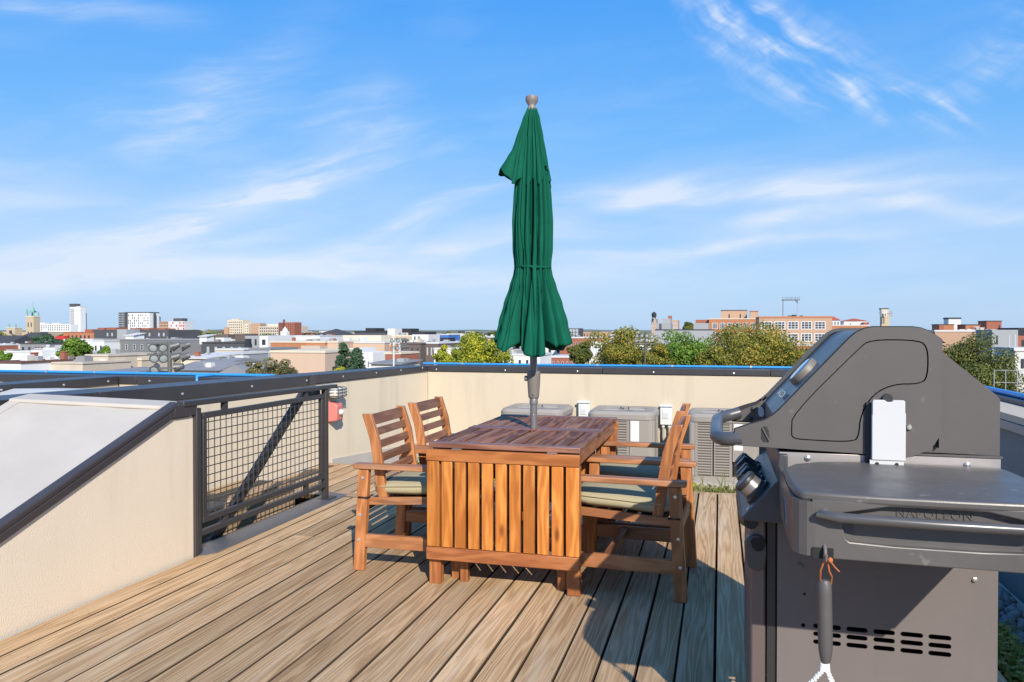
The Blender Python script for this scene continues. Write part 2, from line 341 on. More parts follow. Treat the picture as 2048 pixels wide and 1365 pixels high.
lf_green = leafmat('green_leaves', [(0.061, 0.131, 0.021), (0.131, 0.236, 0.032), (0.245, 0.350, 0.052)])
lf_olive = leafmat('olive_autumn_leaves', [(0.095, 0.118, 0.022), (0.215, 0.215, 0.034), (0.42, 0.29, 0.042)])
lf_yellow = leafmat('yellow_green_leaves', [(0.123, 0.175, 0.021), (0.298, 0.333, 0.032), (0.595, 0.490, 0.035)])
lf_shade = leafmat('deep_green_leaves', [(0.06, 0.082, 0.022), (0.13, 0.15, 0.034), (0.23, 0.215, 0.05)])
lf_dry = leafmat('dry_olive_leaves', [(0.09, 0.085, 0.035), (0.17, 0.155, 0.06), (0.28, 0.25, 0.10)])
lf_sedum = leafmat('sedum_leaves', [(0.10, 0.13, 0.02), (0.20, 0.22, 0.035), (0.30, 0.22, 0.07)], 0.15)
lf_lime = leafmat('lime_flower_leaves', [(0.17, 0.22, 0.015), (0.33, 0.33, 0.02), (0.45, 0.42, 0.02)], 0.2)
lf_straw = leafmat('straw_grass_blades', [(0.12, 0.15, 0.03), (0.27, 0.24, 0.09), (0.45, 0.37, 0.19)], 0.2)
bark = mat('grey_bark', (0.10, 0.08, 0.06), 0.9, vary=0.3)

# ------------------------------------------------------------------ ground and roof
put('ground', MB().box(-9000, 9000, -3000, 14000, -12.6, -12.0), city_ground)['kind'] = 'structure'
put('roof', B(-12, 2.2, -2.5, 9.5, -0.75, -0.42), membrane)['kind'] = 'structure'

deck = bpy.data.objects.new('deck', None); COL.objects.link(deck); deck['kind'] = 'structure'; ORG['deck'] = Vector((0, 0, 0))
PITCH, BW, BT = 0.1435, 0.1370, 0.035
gap_edge = mat('dark_gap_edge', (0.075, 0.05, 0.03), 0.9, spec=0.1)  # sides and chamfers coloured darker so the gaps between boards read dark
def board_mesh(name, w, l, t, axis, m):
    c = 0.003; pr = [(-w / 2, -t), (w / 2, -t), (w / 2, -c), (w / 2 - c, 0), (-w / 2 + c, 0), (-w / 2, -c)]
    mb = MB()
    if axis == 1: mb.prism(pr, (0, -l / 2, 0), (1, 0, 0), (0, 0, 1), (0, 1, 0), l)
    else: mb.prism(pr, (-l / 2, 0, 0), (0, 1, 0), (0, 0, 1), (1, 0, 0), l)
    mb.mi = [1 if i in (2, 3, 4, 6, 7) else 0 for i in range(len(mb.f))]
    return mb.mesh(name, [m, gap_edge])
def place(name, me, loc, parent, rz=0.0):
    o = bpy.data.objects.new(name, me); o.parent = parent; o.location = loc; o.rotation_euler = (0, 0, rz); COL.objects.link(o); return o
X0 = -2.885
n_b = 27
cache = {}
def lmesh(l, axis=1):
    k = (round(l, 2), axis)
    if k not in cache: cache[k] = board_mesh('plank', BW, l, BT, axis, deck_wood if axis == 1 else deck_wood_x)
    return cache[k]
joist_end = []
for i in range(n_b):
    x = X0 + PITCH * (i + 0.5); far = 5.40 if x < -2.30 else 6.30
    j = rnd.choice([None, None, 0.6, 1.9, 4.3]) if i not in (8, 9, 10) else None
    segs = [(-1.5, far)] if j is None else [(-1.5, j - 0.002), (j + 0.002, far)]
    for a, b in segs:
        place('plank', lmesh(b - a), (x, (a + b) / 2, rnd.uniform(-0.0015, 0.0015)), deck, rnd.uniform(-0.0006, 0.0006))
place('plank', lmesh(1.36, 0), (-2.985, 5.475, 0.003), deck)
for i in range(10):                                                # landing boards beyond the cross board
    x = -3.62 + PITCH * i
    place('plank', lmesh(1.18), (x, 6.14, rnd.uniform(-0.001, 0.001)), deck)
fb = MB().box(-2.30, 0.99, 6.303, 6.338, -0.36, -0.004); put('fascia_board', fb, deck_wood_x, deck)
put('fascia_board', MB().box(-3.68, -2.25, 6.735, 6.77, -0.36, -0.004), deck_wood_x, deck)
put('fascia_board', MB().box(0.992, 1.025, -1.5, 6.34, -0.16, -0.004), deck_wood, deck)
sc_mb = MB()
for i in range(n_b):
    x = X0 + PITCH * (i + 0.5)
    for k in range(17):
        y = -1.2 + 0.45 * k
        if y > (5.3 if x < -2.3 else 6.2): continue
        for s in (-0.045, 0.045):
            sc_mb.lathe([(0.0034, 0.0), (0.0, 0.0010)], (x + s + rnd.uniform(-.006, .006), y + rnd.uniform(-.01, .01), 0.0012), n=6)
o = put('deck_screws', sc_mb, mat('dull_screw', (0.24, 0.21, 0.18), 0.6), deck); o['kind'] = 'stuff'
jm = MB()
for k in range(17): jm.box(-2.9, 0.98, -1.3 + 0.45 * k, -1.26 + 0.45 * k, -0.2, -0.037)
put('joists', jm, mat('joist_wood', (0.16, 0.11, 0.07), 0.9), deck)

# ------------------------------------------------------------------ parapet walls
def screw_on(parent, pts, n, r=0.011):
    for p in pts:
        put('screw', MB().lathe([(r, 0.0), (r * 0.9, 0.006), (0.0, 0.010)], p, n, 10), screwm, parent, smooth=50)
BACK_Y = 9.11
pw = thing('parapet_wall', 'long cream stucco back parapet wall behind the air conditioners', 'parapet wall', (-1.0, BACK_Y, -0.42))
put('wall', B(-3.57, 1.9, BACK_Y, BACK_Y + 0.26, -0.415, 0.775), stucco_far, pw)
bk_joints = [-3.56, -1.35, 0.55, 1.9]
for a, b in zip(bk_joints[:-1], bk_joints[1:]):
    put('coping', MB().box(a + 0.002, b - 0.002, BACK_Y - 0.018, BACK_Y + 0.29, 0.78, 0.85), coping, pw, bevel=0.004)
screw_on(pw, [(x, BACK_Y - 0.018, 0.805) for x in (-3.45, -2.55, -1.65, -0.75, 0.15, 1.0)], (0, -1, 0))
put('base_strip', MB().box(-3.5, 1.55, BACK_Y - 0.05, BACK_Y - 0.002, -0.415, -0.18), membrane, pw)

lw = thing('parapet_wall', 'cream stucco side parapet on the left with a wall lamp and fire alarm', 'parapet wall', (-3.6, 5.9, -0.42))
def lwx(y): return -3.57 - 0.30 * (9.11 - y) / 6.1
YN = 2.4
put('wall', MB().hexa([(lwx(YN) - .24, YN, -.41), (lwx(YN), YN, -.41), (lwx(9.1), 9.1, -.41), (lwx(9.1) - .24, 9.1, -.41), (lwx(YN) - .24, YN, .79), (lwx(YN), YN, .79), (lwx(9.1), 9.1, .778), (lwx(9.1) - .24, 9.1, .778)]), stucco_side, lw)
def lztop(y): return 0.848 + 0.06 * (9.1 - y) / 6.1
lj = [YN, 4.02, 6.45, 9.085]
for a, b in zip(lj[:-1], lj[1:]):
    a += 0.002; b -= 0.002; o1, o2 = 0.018, -0.22
    za, zb = 0.80 - 0.005, 0.782
    put('coping', MB().hexa([(lwx(a) + o2, a, .79), (lwx(a) + o1, a, .79), (lwx(b) + o1, b, .782), (lwx(b) + o2, b, .782), (lwx(a) + o2, a, lztop(a) + .008), (lwx(a) + o1, a, lztop(a)), (lwx(b) + o1, b, lztop(b)), (lwx(b) + o2, b, lztop(b) + .008)]), coping, lw, bevel=0.004)
for jy in (4.02, 6.45):
    put('joint_cover', MB().hexa([(lwx(jy) + .019, jy - .06, .785), (lwx(jy) + .022, jy - .06, .785), (lwx(jy) + .022, jy + .06, .785), (lwx(jy) + .019, jy + .06, .785), (lwx(jy) + .019, jy - .06, lztop(jy) - .008), (lwx(jy) + .022, jy - .06, lztop(jy) - .008), (lwx(jy) + .022, jy + .06, lztop(jy) - .008), (lwx(jy) + .019, jy + .06, lztop(jy) - .008)]), flash, lw)
screw_on(lw, [(lwx(y) + .019, y, 0.83) for y in (4.75, 5.55, 6.35, 7.0, 7.7, 8.3, 8.9)], (1, 0, 0))
put('base_strip', MB().hexa([(lwx(6.8), 6.8, -.41), (lwx(6.8) + .06, 6.8, -.41), (lwx(9.04) + .06, 9.04, -.41), (lwx(9.04), 9.04, -.41), (lwx(6.8) + .001, 6.8, .03), (lwx(6.8) + .012, 6.8, .03), (lwx(9.04) + .012, 9.04, -.1), (lwx(9.04) + .001, 9.04, -.1)]), membrane, lw)

rw = thing('parapet_wall', 'low right parapet wall with its inner face in shade', 'parapet wall', (1.75, 4.5, -0.42))
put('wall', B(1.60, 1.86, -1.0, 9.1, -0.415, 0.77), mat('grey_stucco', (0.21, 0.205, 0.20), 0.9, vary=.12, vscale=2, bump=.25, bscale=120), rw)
put('wall_cap', B(1.585, 1.83, -1.0, 9.085, 0.775, 0.815), mat('tan_cap', (0.50, 0.42, 0.31), 0.7), rw)
put('coping', B(1.832, 1.96, -1.0, 9.085, 0.70, 0.845), coping, rw, bevel=0.004)
put('edge_trim', B(1.575, 1.598, -1.0, 9.085, 0.725, 0.772), mat('steel_blue_trim', (0.16, 0.19, 0.23), 0.4), rw)
put('cant_strip', MB().prism([(0, 0), (-0.22, 0), (0, 0.22)], (1.596, -1, -0.415), (1, 0, 0), (0, 0, 1), (0, 1, 0), 10.05), membrane, rw)

def pipe(label, pts, clips, r=0.014):
    t = thing('blue_pipe', label, 'pipe', pts[0])
    put('pipe', MB().tube(pts, r, 8), bluepipe, t, smooth=60)
    for c, d in clips:
        c = Vector(c); d = Vector(d)
        put('clip', MB().tube([c - d * 0.012, c + d * 0.012], r * 1.25, 8), screwm if r < .016 else screwm, t, smooth=60)
    return t
pipe('blue plastic pipe clipped along the top of the back parapet', [(-3.74, 9.37, .866), (-2, 9.372, .865), (0, 9.37, .867), (1.8, 9.37, .866)], [((x, 9.37, .866), (1, 0, 0)) for x in (-3.2, -2.3, -1.45, -0.55, 0.35)])
pipe('thick blue pipe along the right parapet behind the grill', [(1.9, 1.0, .862), (1.9, 5, .862), (1.9, 9.3, .862)], [((1.9, y, .862), (0, 1, 0)) for y in (3.5, 5.5)], 0.02)

# neighbouring roof on the left: parapets mirrored beyond the left wall
nb = thing('parapet_wall', 'neighbour roof parapet topped by a blue pipe beyond the left wall', 'parapet wall', (-6.5, 6.05, -0.42))
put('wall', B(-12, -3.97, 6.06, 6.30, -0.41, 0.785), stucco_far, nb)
for a, b in ((-12, -7.9), (-7.9, -5.3), (-5.3, -3.97)): put('coping', B(a + .002, b - .002, 6.045, 6.32, .787, .86), coping, nb, bevel=0.004)
screw_on(nb, [(x, 6.045, 0.82) for x in (-6.2, -5.15, -4.4)], (0, -1, 0))
nb2 = thing('parapet_wall', 'neighbour side parapet meeting the blue piped parapet at a corner', 'parapet wall', (-5.6, 4, -0.42))
put('wall', B(-5.76, -5.50, -1, 6.04, -0.41, 0.785), stucco_far, nb2)
for a, b in ((-1, 3.0), (3.0, 6.03)): put('coping', B(-5.78, -5.485, a + .002, b - .002, .787, .86), coping, nb2, bevel=0.004)
screw_on(nb2, [(-5.485, y, 0.82) for y in (4.8, 5.4, 5.9)], (1, 0, 0))
pipe('blue plastic pipe running over the neighbour parapet with a short stub', [(-12, 6.29, .875), (-7, 6.29, .874), (-3.97, 6.28, .875)], [((x, 6.29, .875), (1, 0, 0)) for x in (-6.6, -6.0, -5.5, -5.0, -4.4)])
st = bpy.data.objects['blue_pipe.002']
put('stub', MB().tube([(-4.62, 6.27, .872), (-4.62, 6.025, .872), (-4.62, 6.025, .78)], 0.015, 8), bluepipe, st, smooth=60)
nbulk = thing('roof_hatch', 'neighbour white sloped roof hatch beyond the left wall', 'roof hatch', (-4.6, 3.5, -0.42))
put('side_wall', MB().prism([(0.5, -0.41), (5.3, -0.41), (5.3, .765), (4.9, .785), (0.5, .0)], (-5.46, 0, 0), (0, 1, 0), (0, 0, 1), (1, 0, 0), .86), stucco_far, nbulk)
put('roof', MB().prism([(0.5, .01), (4.9, .79), (5.32, .77), (5.32, .80), (4.9, .825), (0.5, .05)], (-5.47, 0, 0), (0, 1, 0), (0, 0, 1), (1, 0, 0), .90), mat('bright_membrane', (0.52, 0.50, 0.46), 0.5), nbulk)

# ------------------------------------------------------------------ stair bulkhead in the left foreground
bk = thing('stair_bulkhead', 'cream stucco stair bulkhead with sloping white membrane roof', 'stair bulkhead', (-3.3, 2.6, 0))
def sl(y): return 0.885 + (y - 3.58) * 0.386
side = [(0.9, -.40), (3.745, -.40), (3.745, .80), (3.50, .80), (0.9, sl(0.9) - .055)]
put('side_wall', MB().prism(side, (-3.02, 0, 0), (0, 1, 0), (0, 0, 1), (1, 0, 0), 0.12), stucco, bk)
put('end_wall', MB().box(-3.80, -3.025, 3.50, 3.60, 0.35, 0.79), stucco, bk)
# membrane sheet: the ridge turns slightly and the left edge climbs against the wall
def mem(u, v, dz=0.0):
    xl, xr = -3.845 + .095 * v, -2.94; x = xl + (xr - xl) * u; y = .7 + (3.37 + .21 * u - .7) * v
    z = sl(y) - .012 + (1 - u) * (.115 * v ** 1.5 + .01); return (x, y, z + .003 * math.sin(x * 17 + y * 3) * math.sin(y * 5) + dz)
def strip(u0, u1, v0, v1, dz, n=16, t=.004):
    g = MB(); k = n + 1; vs = [mem(u0 + (u1 - u0) * i / n, v0 + (v1 - v0) * j / n, d) for d in (dz, dz - t) for j in range(k) for i in range(k)]; q = k * k
    f = [(j * k + i, j * k + i + 1, (j + 1) * k + i + 1, (j + 1) * k + i) for j in range(n) for i in range(n)]
    f += [tuple(q + a for a in p[::-1]) for p in f]
    for i in range(n): f += [(i, q + i, q + i + 1, i + 1), (n * k + i, n * k + i + 1, q + n * k + i + 1, q + n * k + i), (i * k, (i + 1) * k, q + (i + 1) * k, q + i * k), (i * k + n, q + i * k + n, q + (i + 1) * k + n, (i + 1) * k + n)]
    return g.add(vs, f)
put('membrane_sheet', strip(0, 1, 0, 1, 0, 24, .03), membrane, bk, smooth=40)
put('kerb_fold', strip(0, .075, 0, .998, .006, 16, .012), membrane, bk, smooth=40)
put('membrane_seam', strip(.72, .995, 0, .955, .005, 16, .009), membrane, bk, smooth=40)
rf = MB(); a, b = mem(0.0, 1.0), mem(1.0, 1.0)
rf.hexa([(a[0], a[1] - .05, a[2] - .02), (b[0], b[1] - .05, b[2] - .02), (b[0], b[1] + .10, b[2] - .02), (a[0], a[1] + .10, a[2] - .03), (a[0], a[1] - .045, a[2] + .002), (b[0], b[1] - .045, b[2] + .002), (b[0], b[1] + .09, b[2] + .018), (a[0], a[1] + .09, a[2] + .020)])
put('ridge_fold', rf, membrane, bk, bevel=0.008)
# edge flashing: a round nosed upper fold and a flat lower leg
put('edge_flashing', MB().prism([(-.032, -.036), (.012, -.036), (.020, -.018), (.018, .0), (.004, .007), (-.032, .006)], (-2.90, .7, sl(.7)), (1, 0, 0), (0, 0, 1), Vector((0, 2.88, sl(3.58) - sl(.7))).normalized(), 3.105), flash, bk, bevel=0.006)
put('edge_flashing', MB().prism([(-.01, -.070), (.014, -.075), (.016, -.034), (-.01, -.034)], (-2.90, .7, sl(.7)), (1, 0, 0), (0, 0, 1), Vector((0, 2.88, sl(3.58) - sl(.7))).normalized(), 3.09), flash, bk, bevel=0.004)
put('edge_flashing', MB().hexa([(-3.0, 3.575, .806), (-2.884, 3.575, .806), (-2.884, 3.762, .806), (-3.0, 3.762, .806), (-3.0, 3.575, .872), (-2.880, 3.575, .882), (-2.880, 3.762, .868), (-3.0, 3.762, .868)]), flash, bk, bevel=0.005)
put('corner_trim', MB().box(-2.906, -2.884, 3.748, 3.764, -0.03, .806), flash, bk)

# ------------------------------------------------------------------ stair well, landing and guard rail
well = thing('stair_well', 'wooden step and dark opening behind the mesh guard', 'stairs', (-3.2, 4.6, -0.4))
for k in range(6): put('tread', B(-3.24 + 0.0, -2.97, 4.62 - .28 * k, 4.88 - .28 * k, -.04 - .17 * k - .16, -.16 - .17 * k), deck_wood_x, well)
for k in range(3): put('tread_board', B(-3.70, -3.27, 4.24 + .142 * k, 4.378 + .142 * k, .055, .09), deck_wood_x, well)
for k in range(3): put('landing_plank', B(-3.70 + .142 * k, -3.565 + .142 * k, 4.672, 5.398, .058, .093), deck_wood, well)
for k in range(2): put('side_plank', B(-3.262, -3.232, 4.25, 5.38, -.20 + .125 * k, -.078 + .125 * k), deck_wood, well)
put('end_plank', B(-3.70, -3.265, 4.215, 4.238, -.3, .052), deck_wood_x, well)
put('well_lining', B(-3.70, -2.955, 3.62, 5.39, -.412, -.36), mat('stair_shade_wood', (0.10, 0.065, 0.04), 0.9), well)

gd = thing('guard_rail', 'charcoal steel guard with wire mesh infill beside the stair opening', 'guard rail', (-2.9, 4.5, 0))
GX = -2.90
for y in (3.775, 5.262): put('post', B(GX - .02, GX + .02, y - .02, y + .02, -.02, .845), steel, gd, bevel=0.003)
put('base_plate', B(GX - .06, GX + .06, 5.20, 5.33, .008, .02), steel, gd)
put('top_rail', MB().hexa([(GX - .025, 3.64, .862), (GX + .025, 3.64, .862), (GX + .025, 5.42, .842), (GX - .025, 5.42, .842), (GX - .025, 3.64, .894), (GX + .025, 3.64, .894), (GX + .025, 5.42, .872), (GX - .025, 5.42, .872)]), steel, gd, bevel=0.005)
put('bottom_rail', B(GX - .016, GX + .016, 3.797, 5.24, .100, .134), steel, gd, bevel=0.004)
FY0, FY1, FZ0, FZ1, FB = 3.815, 5.222, .172, .812, .034
fr = MB().box(GX - .013, GX + .017, FY0, FY1, FZ0, FZ0 + FB).box(GX - .013, GX + .017, FY0, FY1, FZ1 - FB, FZ1)
fr.box(GX - .0128, GX + .0168, FY0 + .0002, FY0 + FB, FZ0 + FB, FZ1 - FB).box(GX - .0128, GX + .0168, FY1 - FB, FY1 - .0002, FZ0 + FB, FZ1 - FB)
put('mesh_frame', fr, steel, gd, bevel=0.003)
a0, a1 = FY0 + FB, FY1 - FB; b0, b1 = FZ0 + FB, FZ1 - FB
nv, nh = 24, 11
wv = MB().tube([(0, 0, b0 - .006), (0, 0, b1 + .006)], 0.0032, 6).mesh('wire', steel, smooth=60)
for i in range(nv): place('wire', wv, Vector((GX + .003, a0 + (a1 - a0) * (i + .55) / nv, 0)) - ORG[gd.name], gd)
wh = MB().tube([(0, a0 - .006, 0), (0, a1 + .006, 0)], 0.0032, 6).mesh('wire', steel, smooth=60)
for i in range(nh): place('wire', wh, Vector((GX - .003, 0, b0 + (b1 - b0) * (i + .5) / nh)) - ORG[gd.name], gd)
for y, z0, z1 in ((4.034, .81, .866), (4.98, .81, .852), (4.034, .132, .175), (4.98, .132, .175)):
    put('spacer', B(GX - .012, GX + .012, y - .02, y + .02, z0, z1), steel, gd)
for y0, y1, z in ((3.795, 3.816, .50), (5.222, 5.243, .49)): put('bolt', MB().tube([(GX, y0 - .002, z), (GX, y1 + .002, z)], .011, 8), steel, gd)
hr = thing('stair_handrail', 'flat steel handrail sloping down into the stair opening', 'handrail', (-3.0, 4.6, -0.3))
put('rail', MB().beam((-3.0, 5.15, .842), (-3.0, 3.72, -.252), .03, .075), steel, hr, bevel=0.004)
put('bracket', B(-3.01, -2.922, 5.09, 5.23, .80, .838), steel, hr)
cb = thing('metal_curb', 'grey metal flashing strip at the foot of the mesh guard', 'flashing', (-2.9, 4.5, 0))
put('strip', MB().prism([(-.075, -.03), (.088, -.03), (.088, .006), (.05, .012), (-.06, .022), (-.075, .018)], (GX, 3.83, 0), (1, 0, 0), (0, 0, 1), (0, 1, 0), 1.62), mat('grey_flashing', (0.135, 0.13, 0.135), 0.38, metal=0.3, vary=0.15, vscale=6), cb, bevel=0.003)
put('end_fold', MB().hexa([(-2.98, 3.77, -.03), (-2.86, 3.77, -.03), (-2.815, 3.828, -.03), (-2.98, 3.828, -.03), (-2.98, 3.77, .01), (-2.86, 3.77, .003), (-2.815, 3.828, .008), (-2.98, 3.828, .020)]), MATS['grey_flashing'], cb)

# lamp and strobe on the left wall
wl = thing('wall_lamp', 'caged bulkhead lamp on the left parapet above the fire alarm', 'wall lamp', (lwx(6.82), 6.80, .66))
lx = lwx(6.8)
put('back_box', B(lx, lx + .035, 6.69, 6.90, .645, .735), mat('lamp_bronze', (0.06, 0.055, 0.05), 0.5), wl, bevel=0.008)
put('lens', MB().prism([(6.70, .64), (6.89, .64), (6.905, .665), (6.90, .72), (6.88, .735), (6.71, .735), (6.69, .70)], (lx + .035, 0, 0), (0, 1, 0), (0, 0, 1), (1, 0, 0), .085), glassy, wl, bevel=0.02, seg=3)
cg = MB()
for y in (6.715, 6.795, 6.875): cg.tube([(lx + .03, y, .742), (lx + .128, y, .735), (lx + .130, y, .645), (lx + .03, y, .632)], .004, 6)
for z in (.66, .69, .72): cg.tube([(lx + .04, 6.682, z), (lx + .13, 6.70, z), (lx + .13, 6.89, z), (lx + .04, 6.912, z)], .004, 6)
put('cage', cg, MATS['lamp_bronze'], wl, smooth=60)
fs = thing('fire_alarm', 'faded red fire alarm horn with clear strobe on the left wall', 'fire alarm', (lx, 6.8, .42))
put('housing', MB().prism([(0, .40), (.10, .415), (.105, .56), (.085, .58), (0, .60)], (lx + .002, 6.73, 0), (1, 0, 0), (0, 0, 1), (0, 1, 0), .13), red_m, fs, bevel=0.01)
put('strobe_lens', MB().lathe([(.03, 0), (.028, .02), (.012, .034), (0, .036)], (lx + .104, 6.80, .495), (1, 0, 0.0), 12), glassy, fs, smooth=50)
put('strobe_lens', MB().lathe([(.022, 0), (.02, .02), (0, .03)], (lx + .07, 6.861, .49), (0, 1, 0.0), 12), glassy, fs, smooth=50)

# ------------------------------------------------------------------ planting, gravel
put('planting_bed', B(-3.5, 1.03, 6.78, 8.13, -.415, -.33), soil)['kind'] = 'structure'
put('planting_bed', B(1.032, 1.22, -1.4, 8.15, -.41, -.085), soil)['kind'] = 'structure'
put('planting_bed', B(-2.2, 1.03, 6.345, 6.776, -.41, -.325), soil)['kind'] = 'structure'
def sprigs(name, m, n, area, h, leaf, z, seed, flat=0.3, mask=None):
    r = random.Random(seed); mb = MB()
    for i in range(n):
        x, y = r.uniform(area[0], area[1]), r.uniform(area[2], area[3])
        if mask and not mask(x, y, r): continue
        hh = h * r.uniform(0.3, 1.0)
        for k in range(3):
            c = Vector((x + r.uniform(-.02, .02), y + r.uniform(-.02, .02), z + hh * r.uniform(.2, 1)))
            d = Vector((r.gauss(0, 1), r.gauss(0, 1), r.gauss(0, flat) + .3)).normalized(); u, w = frame(d); s = leaf * r.uniform(.6, 1.3)
            mb.add([c - u * s * .45, c + d * s * .5, c + u * s * .45, c - d * s * .5], [(0, 1, 2, 3)])
    o = put(name, mb, m); o['kind'] = 'stuff'; return o
def blades(name, m, n, area, h, z, seed, lean=0.35, w=0.005):
    r = random.Random(seed); mb = MB()
    for i in range(n):
        x, y = r.uniform(area[0], area[1]), r.uniform(area[2], area[3]); hh = h * r.uniform(.35, 1.0)
        d = Vector((r.gauss(0, lean), r.gauss(0, lean), 1)) * hh; a = r.uniform(0, 3.14); s = Vector((math.cos(a), math.sin(a), 0)) * w
        p = Vector((x, y, z)); q = p + d * .55; t2 = p + d + Vector((d.x, d.y, -abs(d.x) - abs(d.y))) * .35
        mb.add([p - s, p + s, q + s * .7, q - s * .7, t2], [(0, 1, 2, 3), (3, 2, 4)])
    o = put(name, mb, m); o['kind'] = 'stuff'; return o
sprigs('sedum', lf_sedum, 5600, (-3.4, 1.0, 6.36, 8.1), .07, .035, -.33, 3, mask=lambda x, y, r: y > 6.8 or x > -2.1)
sprigs('sedum', lf_sedum, 2600, (1.04, 1.22, 1.6, 6.5), .10, .035, -.085, 4)
sprigs('flowering_sedum', lf_lime, 900, (-.42, -.20, 6.40, 6.75), .40, .03, -.325, 5)
sprigs('flowering_sedum', lf_lime, 1500, (-3.1, -1.6, 6.95, 7.5), .42, .035, -.33, 6)
blades('dry_grass', lf_straw, 520, (-.35, .6, 6.40, 7.4), .42, -.325, 7)
blades('dry_grass', lf_straw, 400, (-2.2, -.4, 6.6, 7.8), .30, -.33, 17)
blades('green_grass', lf_green, 320, (1.06, 1.21, 2.4, 4.5), .20, -.08, 8, .3, .003)
gm = MB(); r = random.Random(5)
ico = [(0, .85, .5), (0, -.85, .5), (0, .85, -.5), (0, -.85, -.5), (.5, 0, .85), (-.5, 0, .85), (.5, 0, -.85), (-.5, 0, -.85), (.85, .5, 0), (-.85, .5, 0), (.85, -.5, 0), (-.85, -.5, 0)]
icf = [(0, 4, 5), (0, 5, 9), (0, 9, 2), (0, 2, 8), (0, 8, 4), (4, 1, 5), (5, 11, 9), (9, 7, 2), (2, 6, 8), (8, 10, 4), (3, 1, 10), (3, 11, 1), (3, 7, 11), (3, 6, 7), (3, 10, 6), (1, 4, 10), (11, 5, 1), (7, 9, 11), (6, 2, 7), (10, 8, 6)]
for i in range(2300):
    x, y = r.uniform(1.22, 1.52), r.uniform(1.5, 8.0); s = r.uniform(.012, .034); z = -.20 + s * .6 + r.uniform(0, .05) + (1.5 - x) * .15
    q = Quaternion((r.gauss(0, 1), r.gauss(0, 1), r.gauss(0, 1), r.gauss(0, 1))).normalized(); sc3 = Vector((s * r.uniform(.8, 1.5), s * r.uniform(.8, 1.3), s * .75))
    gm.add([Vector((x, y, z)) + q @ Vector((p[0] * sc3.x, p[1] * sc3.y, p[2] * sc3.z)) for p in ico], icf)
put('gravel', gm, gravel_m, smooth=80)['kind'] = 'stuff'
put('gravel_bed', B(1.223, 1.50, -1.4, 8.1, -.41, -.19), gravel_m)['kind'] = 'structure'

# ------------------------------------------------------------------ table
TX0, TX1, TY0, TY1, TH = -1.43, -0.65, 3.655, 5.045, 0.72
tb = thing('drop_leaf_table', 'brown slatted wooden drop leaf table with its front leaf hanging down', 'table', ((TX0 + TX1) / 2, (TY0 + TY1) / 2, 0))
tmid = (TY0 + TY1) / 2
for y0, y1 in ((TY0, TY0 + .062), (tmid - .058, tmid - .002), (tmid + .002, tmid + .058), (TY1 - .062, TY1)):
    put('top_rail', B(TX0, TX1, y0, y1, TH - .026, TH), top_wood_x, tb, bevel=0.003)
ns = 10; pit = (TX1 - TX0) / ns
for f0, f1 in ((TY0 + .0635, tmid - .0595), (tmid + .0595, TY1 - .0635)):
    for i in range(ns):
        put('top_slat', B(TX0 + pit * i + .006, TX0 + pit * (i + 1) - .006, f0, f1, TH - .022, TH - .003 + rnd.uniform(-.001, .001)), top_wood, tb, bevel=0.002, org=Vector((TX0 + pit * (i + .5), tmid, TH)))
for x in (TX0 + .012, TX1 - .034): put('apron', B(x, x + .022, TY0 + .03, TY1 - .03, TH - .092, TH - .028), rail_wood_y, tb, bevel=0.002)
for y in (TY0 + .055, TY1 - .075): put('apron', B(TX0 + .036, TX1 - .036, y, y + .02, TH - .085, TH - .028), rail_wood_x, tb)
for x in (TX0 + .002, TX1 - .064):
    for y in (TY0 + .002, TY1 - .064):
        put('leg', B(x, x + .062, y, y + .05, 0.0, TH - .093), leg_wood, tb, bevel=0.003)
for x in (TX0 + .145, TX1 - .125):                                   # gate legs folded under the top
    for y in (TY0 + .07, TY1 - .10):
        put('gate_leg', B(x, x + .042, y, y + .032, 0.0, TH - .1), leg_wood, tb, bevel=0.002)
    put('gate_rail', B(x + .008, x + .034, TY0 + .103, TY1 - .101, .30, .345), rail_wood_y, tb)
put('long_rail', B(TX0 + .30, TX0 + .342, TY0 + .21, TY1 - .22, .30, .345), rail_wood_y, tb)
put('long_rail', B(TX1 - .342, TX1 - .30, TY0 + .21, TY1 - .22, .30, .345), rail_wood_y, tb)
def leaf(yf, yb):
    """a hanging leaf: two rails, eleven upright slats"""
    lf = put('hanging_leaf', MB().box(TX0 - .003, TX1 + .003, yf, yb, .632, .690), rail_leaf, tb, bevel=0.003)
    tag(lf, 'front leaf hanging down with orange upright slats' if yf < 4 else None)
    put('leaf_rail', B(TX0 - .002, TX1 + .002, yf, yb, .132, .196), rail_wood_x, lf, bevel=0.003)
    p = (TX1 - TX0) / 11
    for i in range(11):
        a = TX0 + p * i + (.0005 if i == 0 else .007); b = TX0 + p * (i + 1) - (.0005 if i == 10 else .007)
        put('leaf_slat', B(a, b, yf + .003, yb - .003, .198, .630), leaf_wood, lf, bevel=0.003, org=Vector(((a + b) / 2, yf, .4)))
rail_leaf = wood('leaf_rail_wood', (0.46, 0.175, 0.055), (0.34, 0.115, 0.03), (0.18, 0.055, 0.016), 0, grain=34, long=1.6, rough=0.4, varh=0.08, contrast=0.6)
leaf(TY0 - .030, TY0 - .006); leaf(TY1 + .006, TY1 + .030)
for x in (TX0 + .13, TX1 - .16):
    put('hinge', B(x, x + .05, TY0 - .024, TY0 + .02, .6925, .6935), screwm, tb)
    put('hinge', B(x, x + .05, TY1 - .02, TY1 + .024, .6925, .6935), screwm, tb)

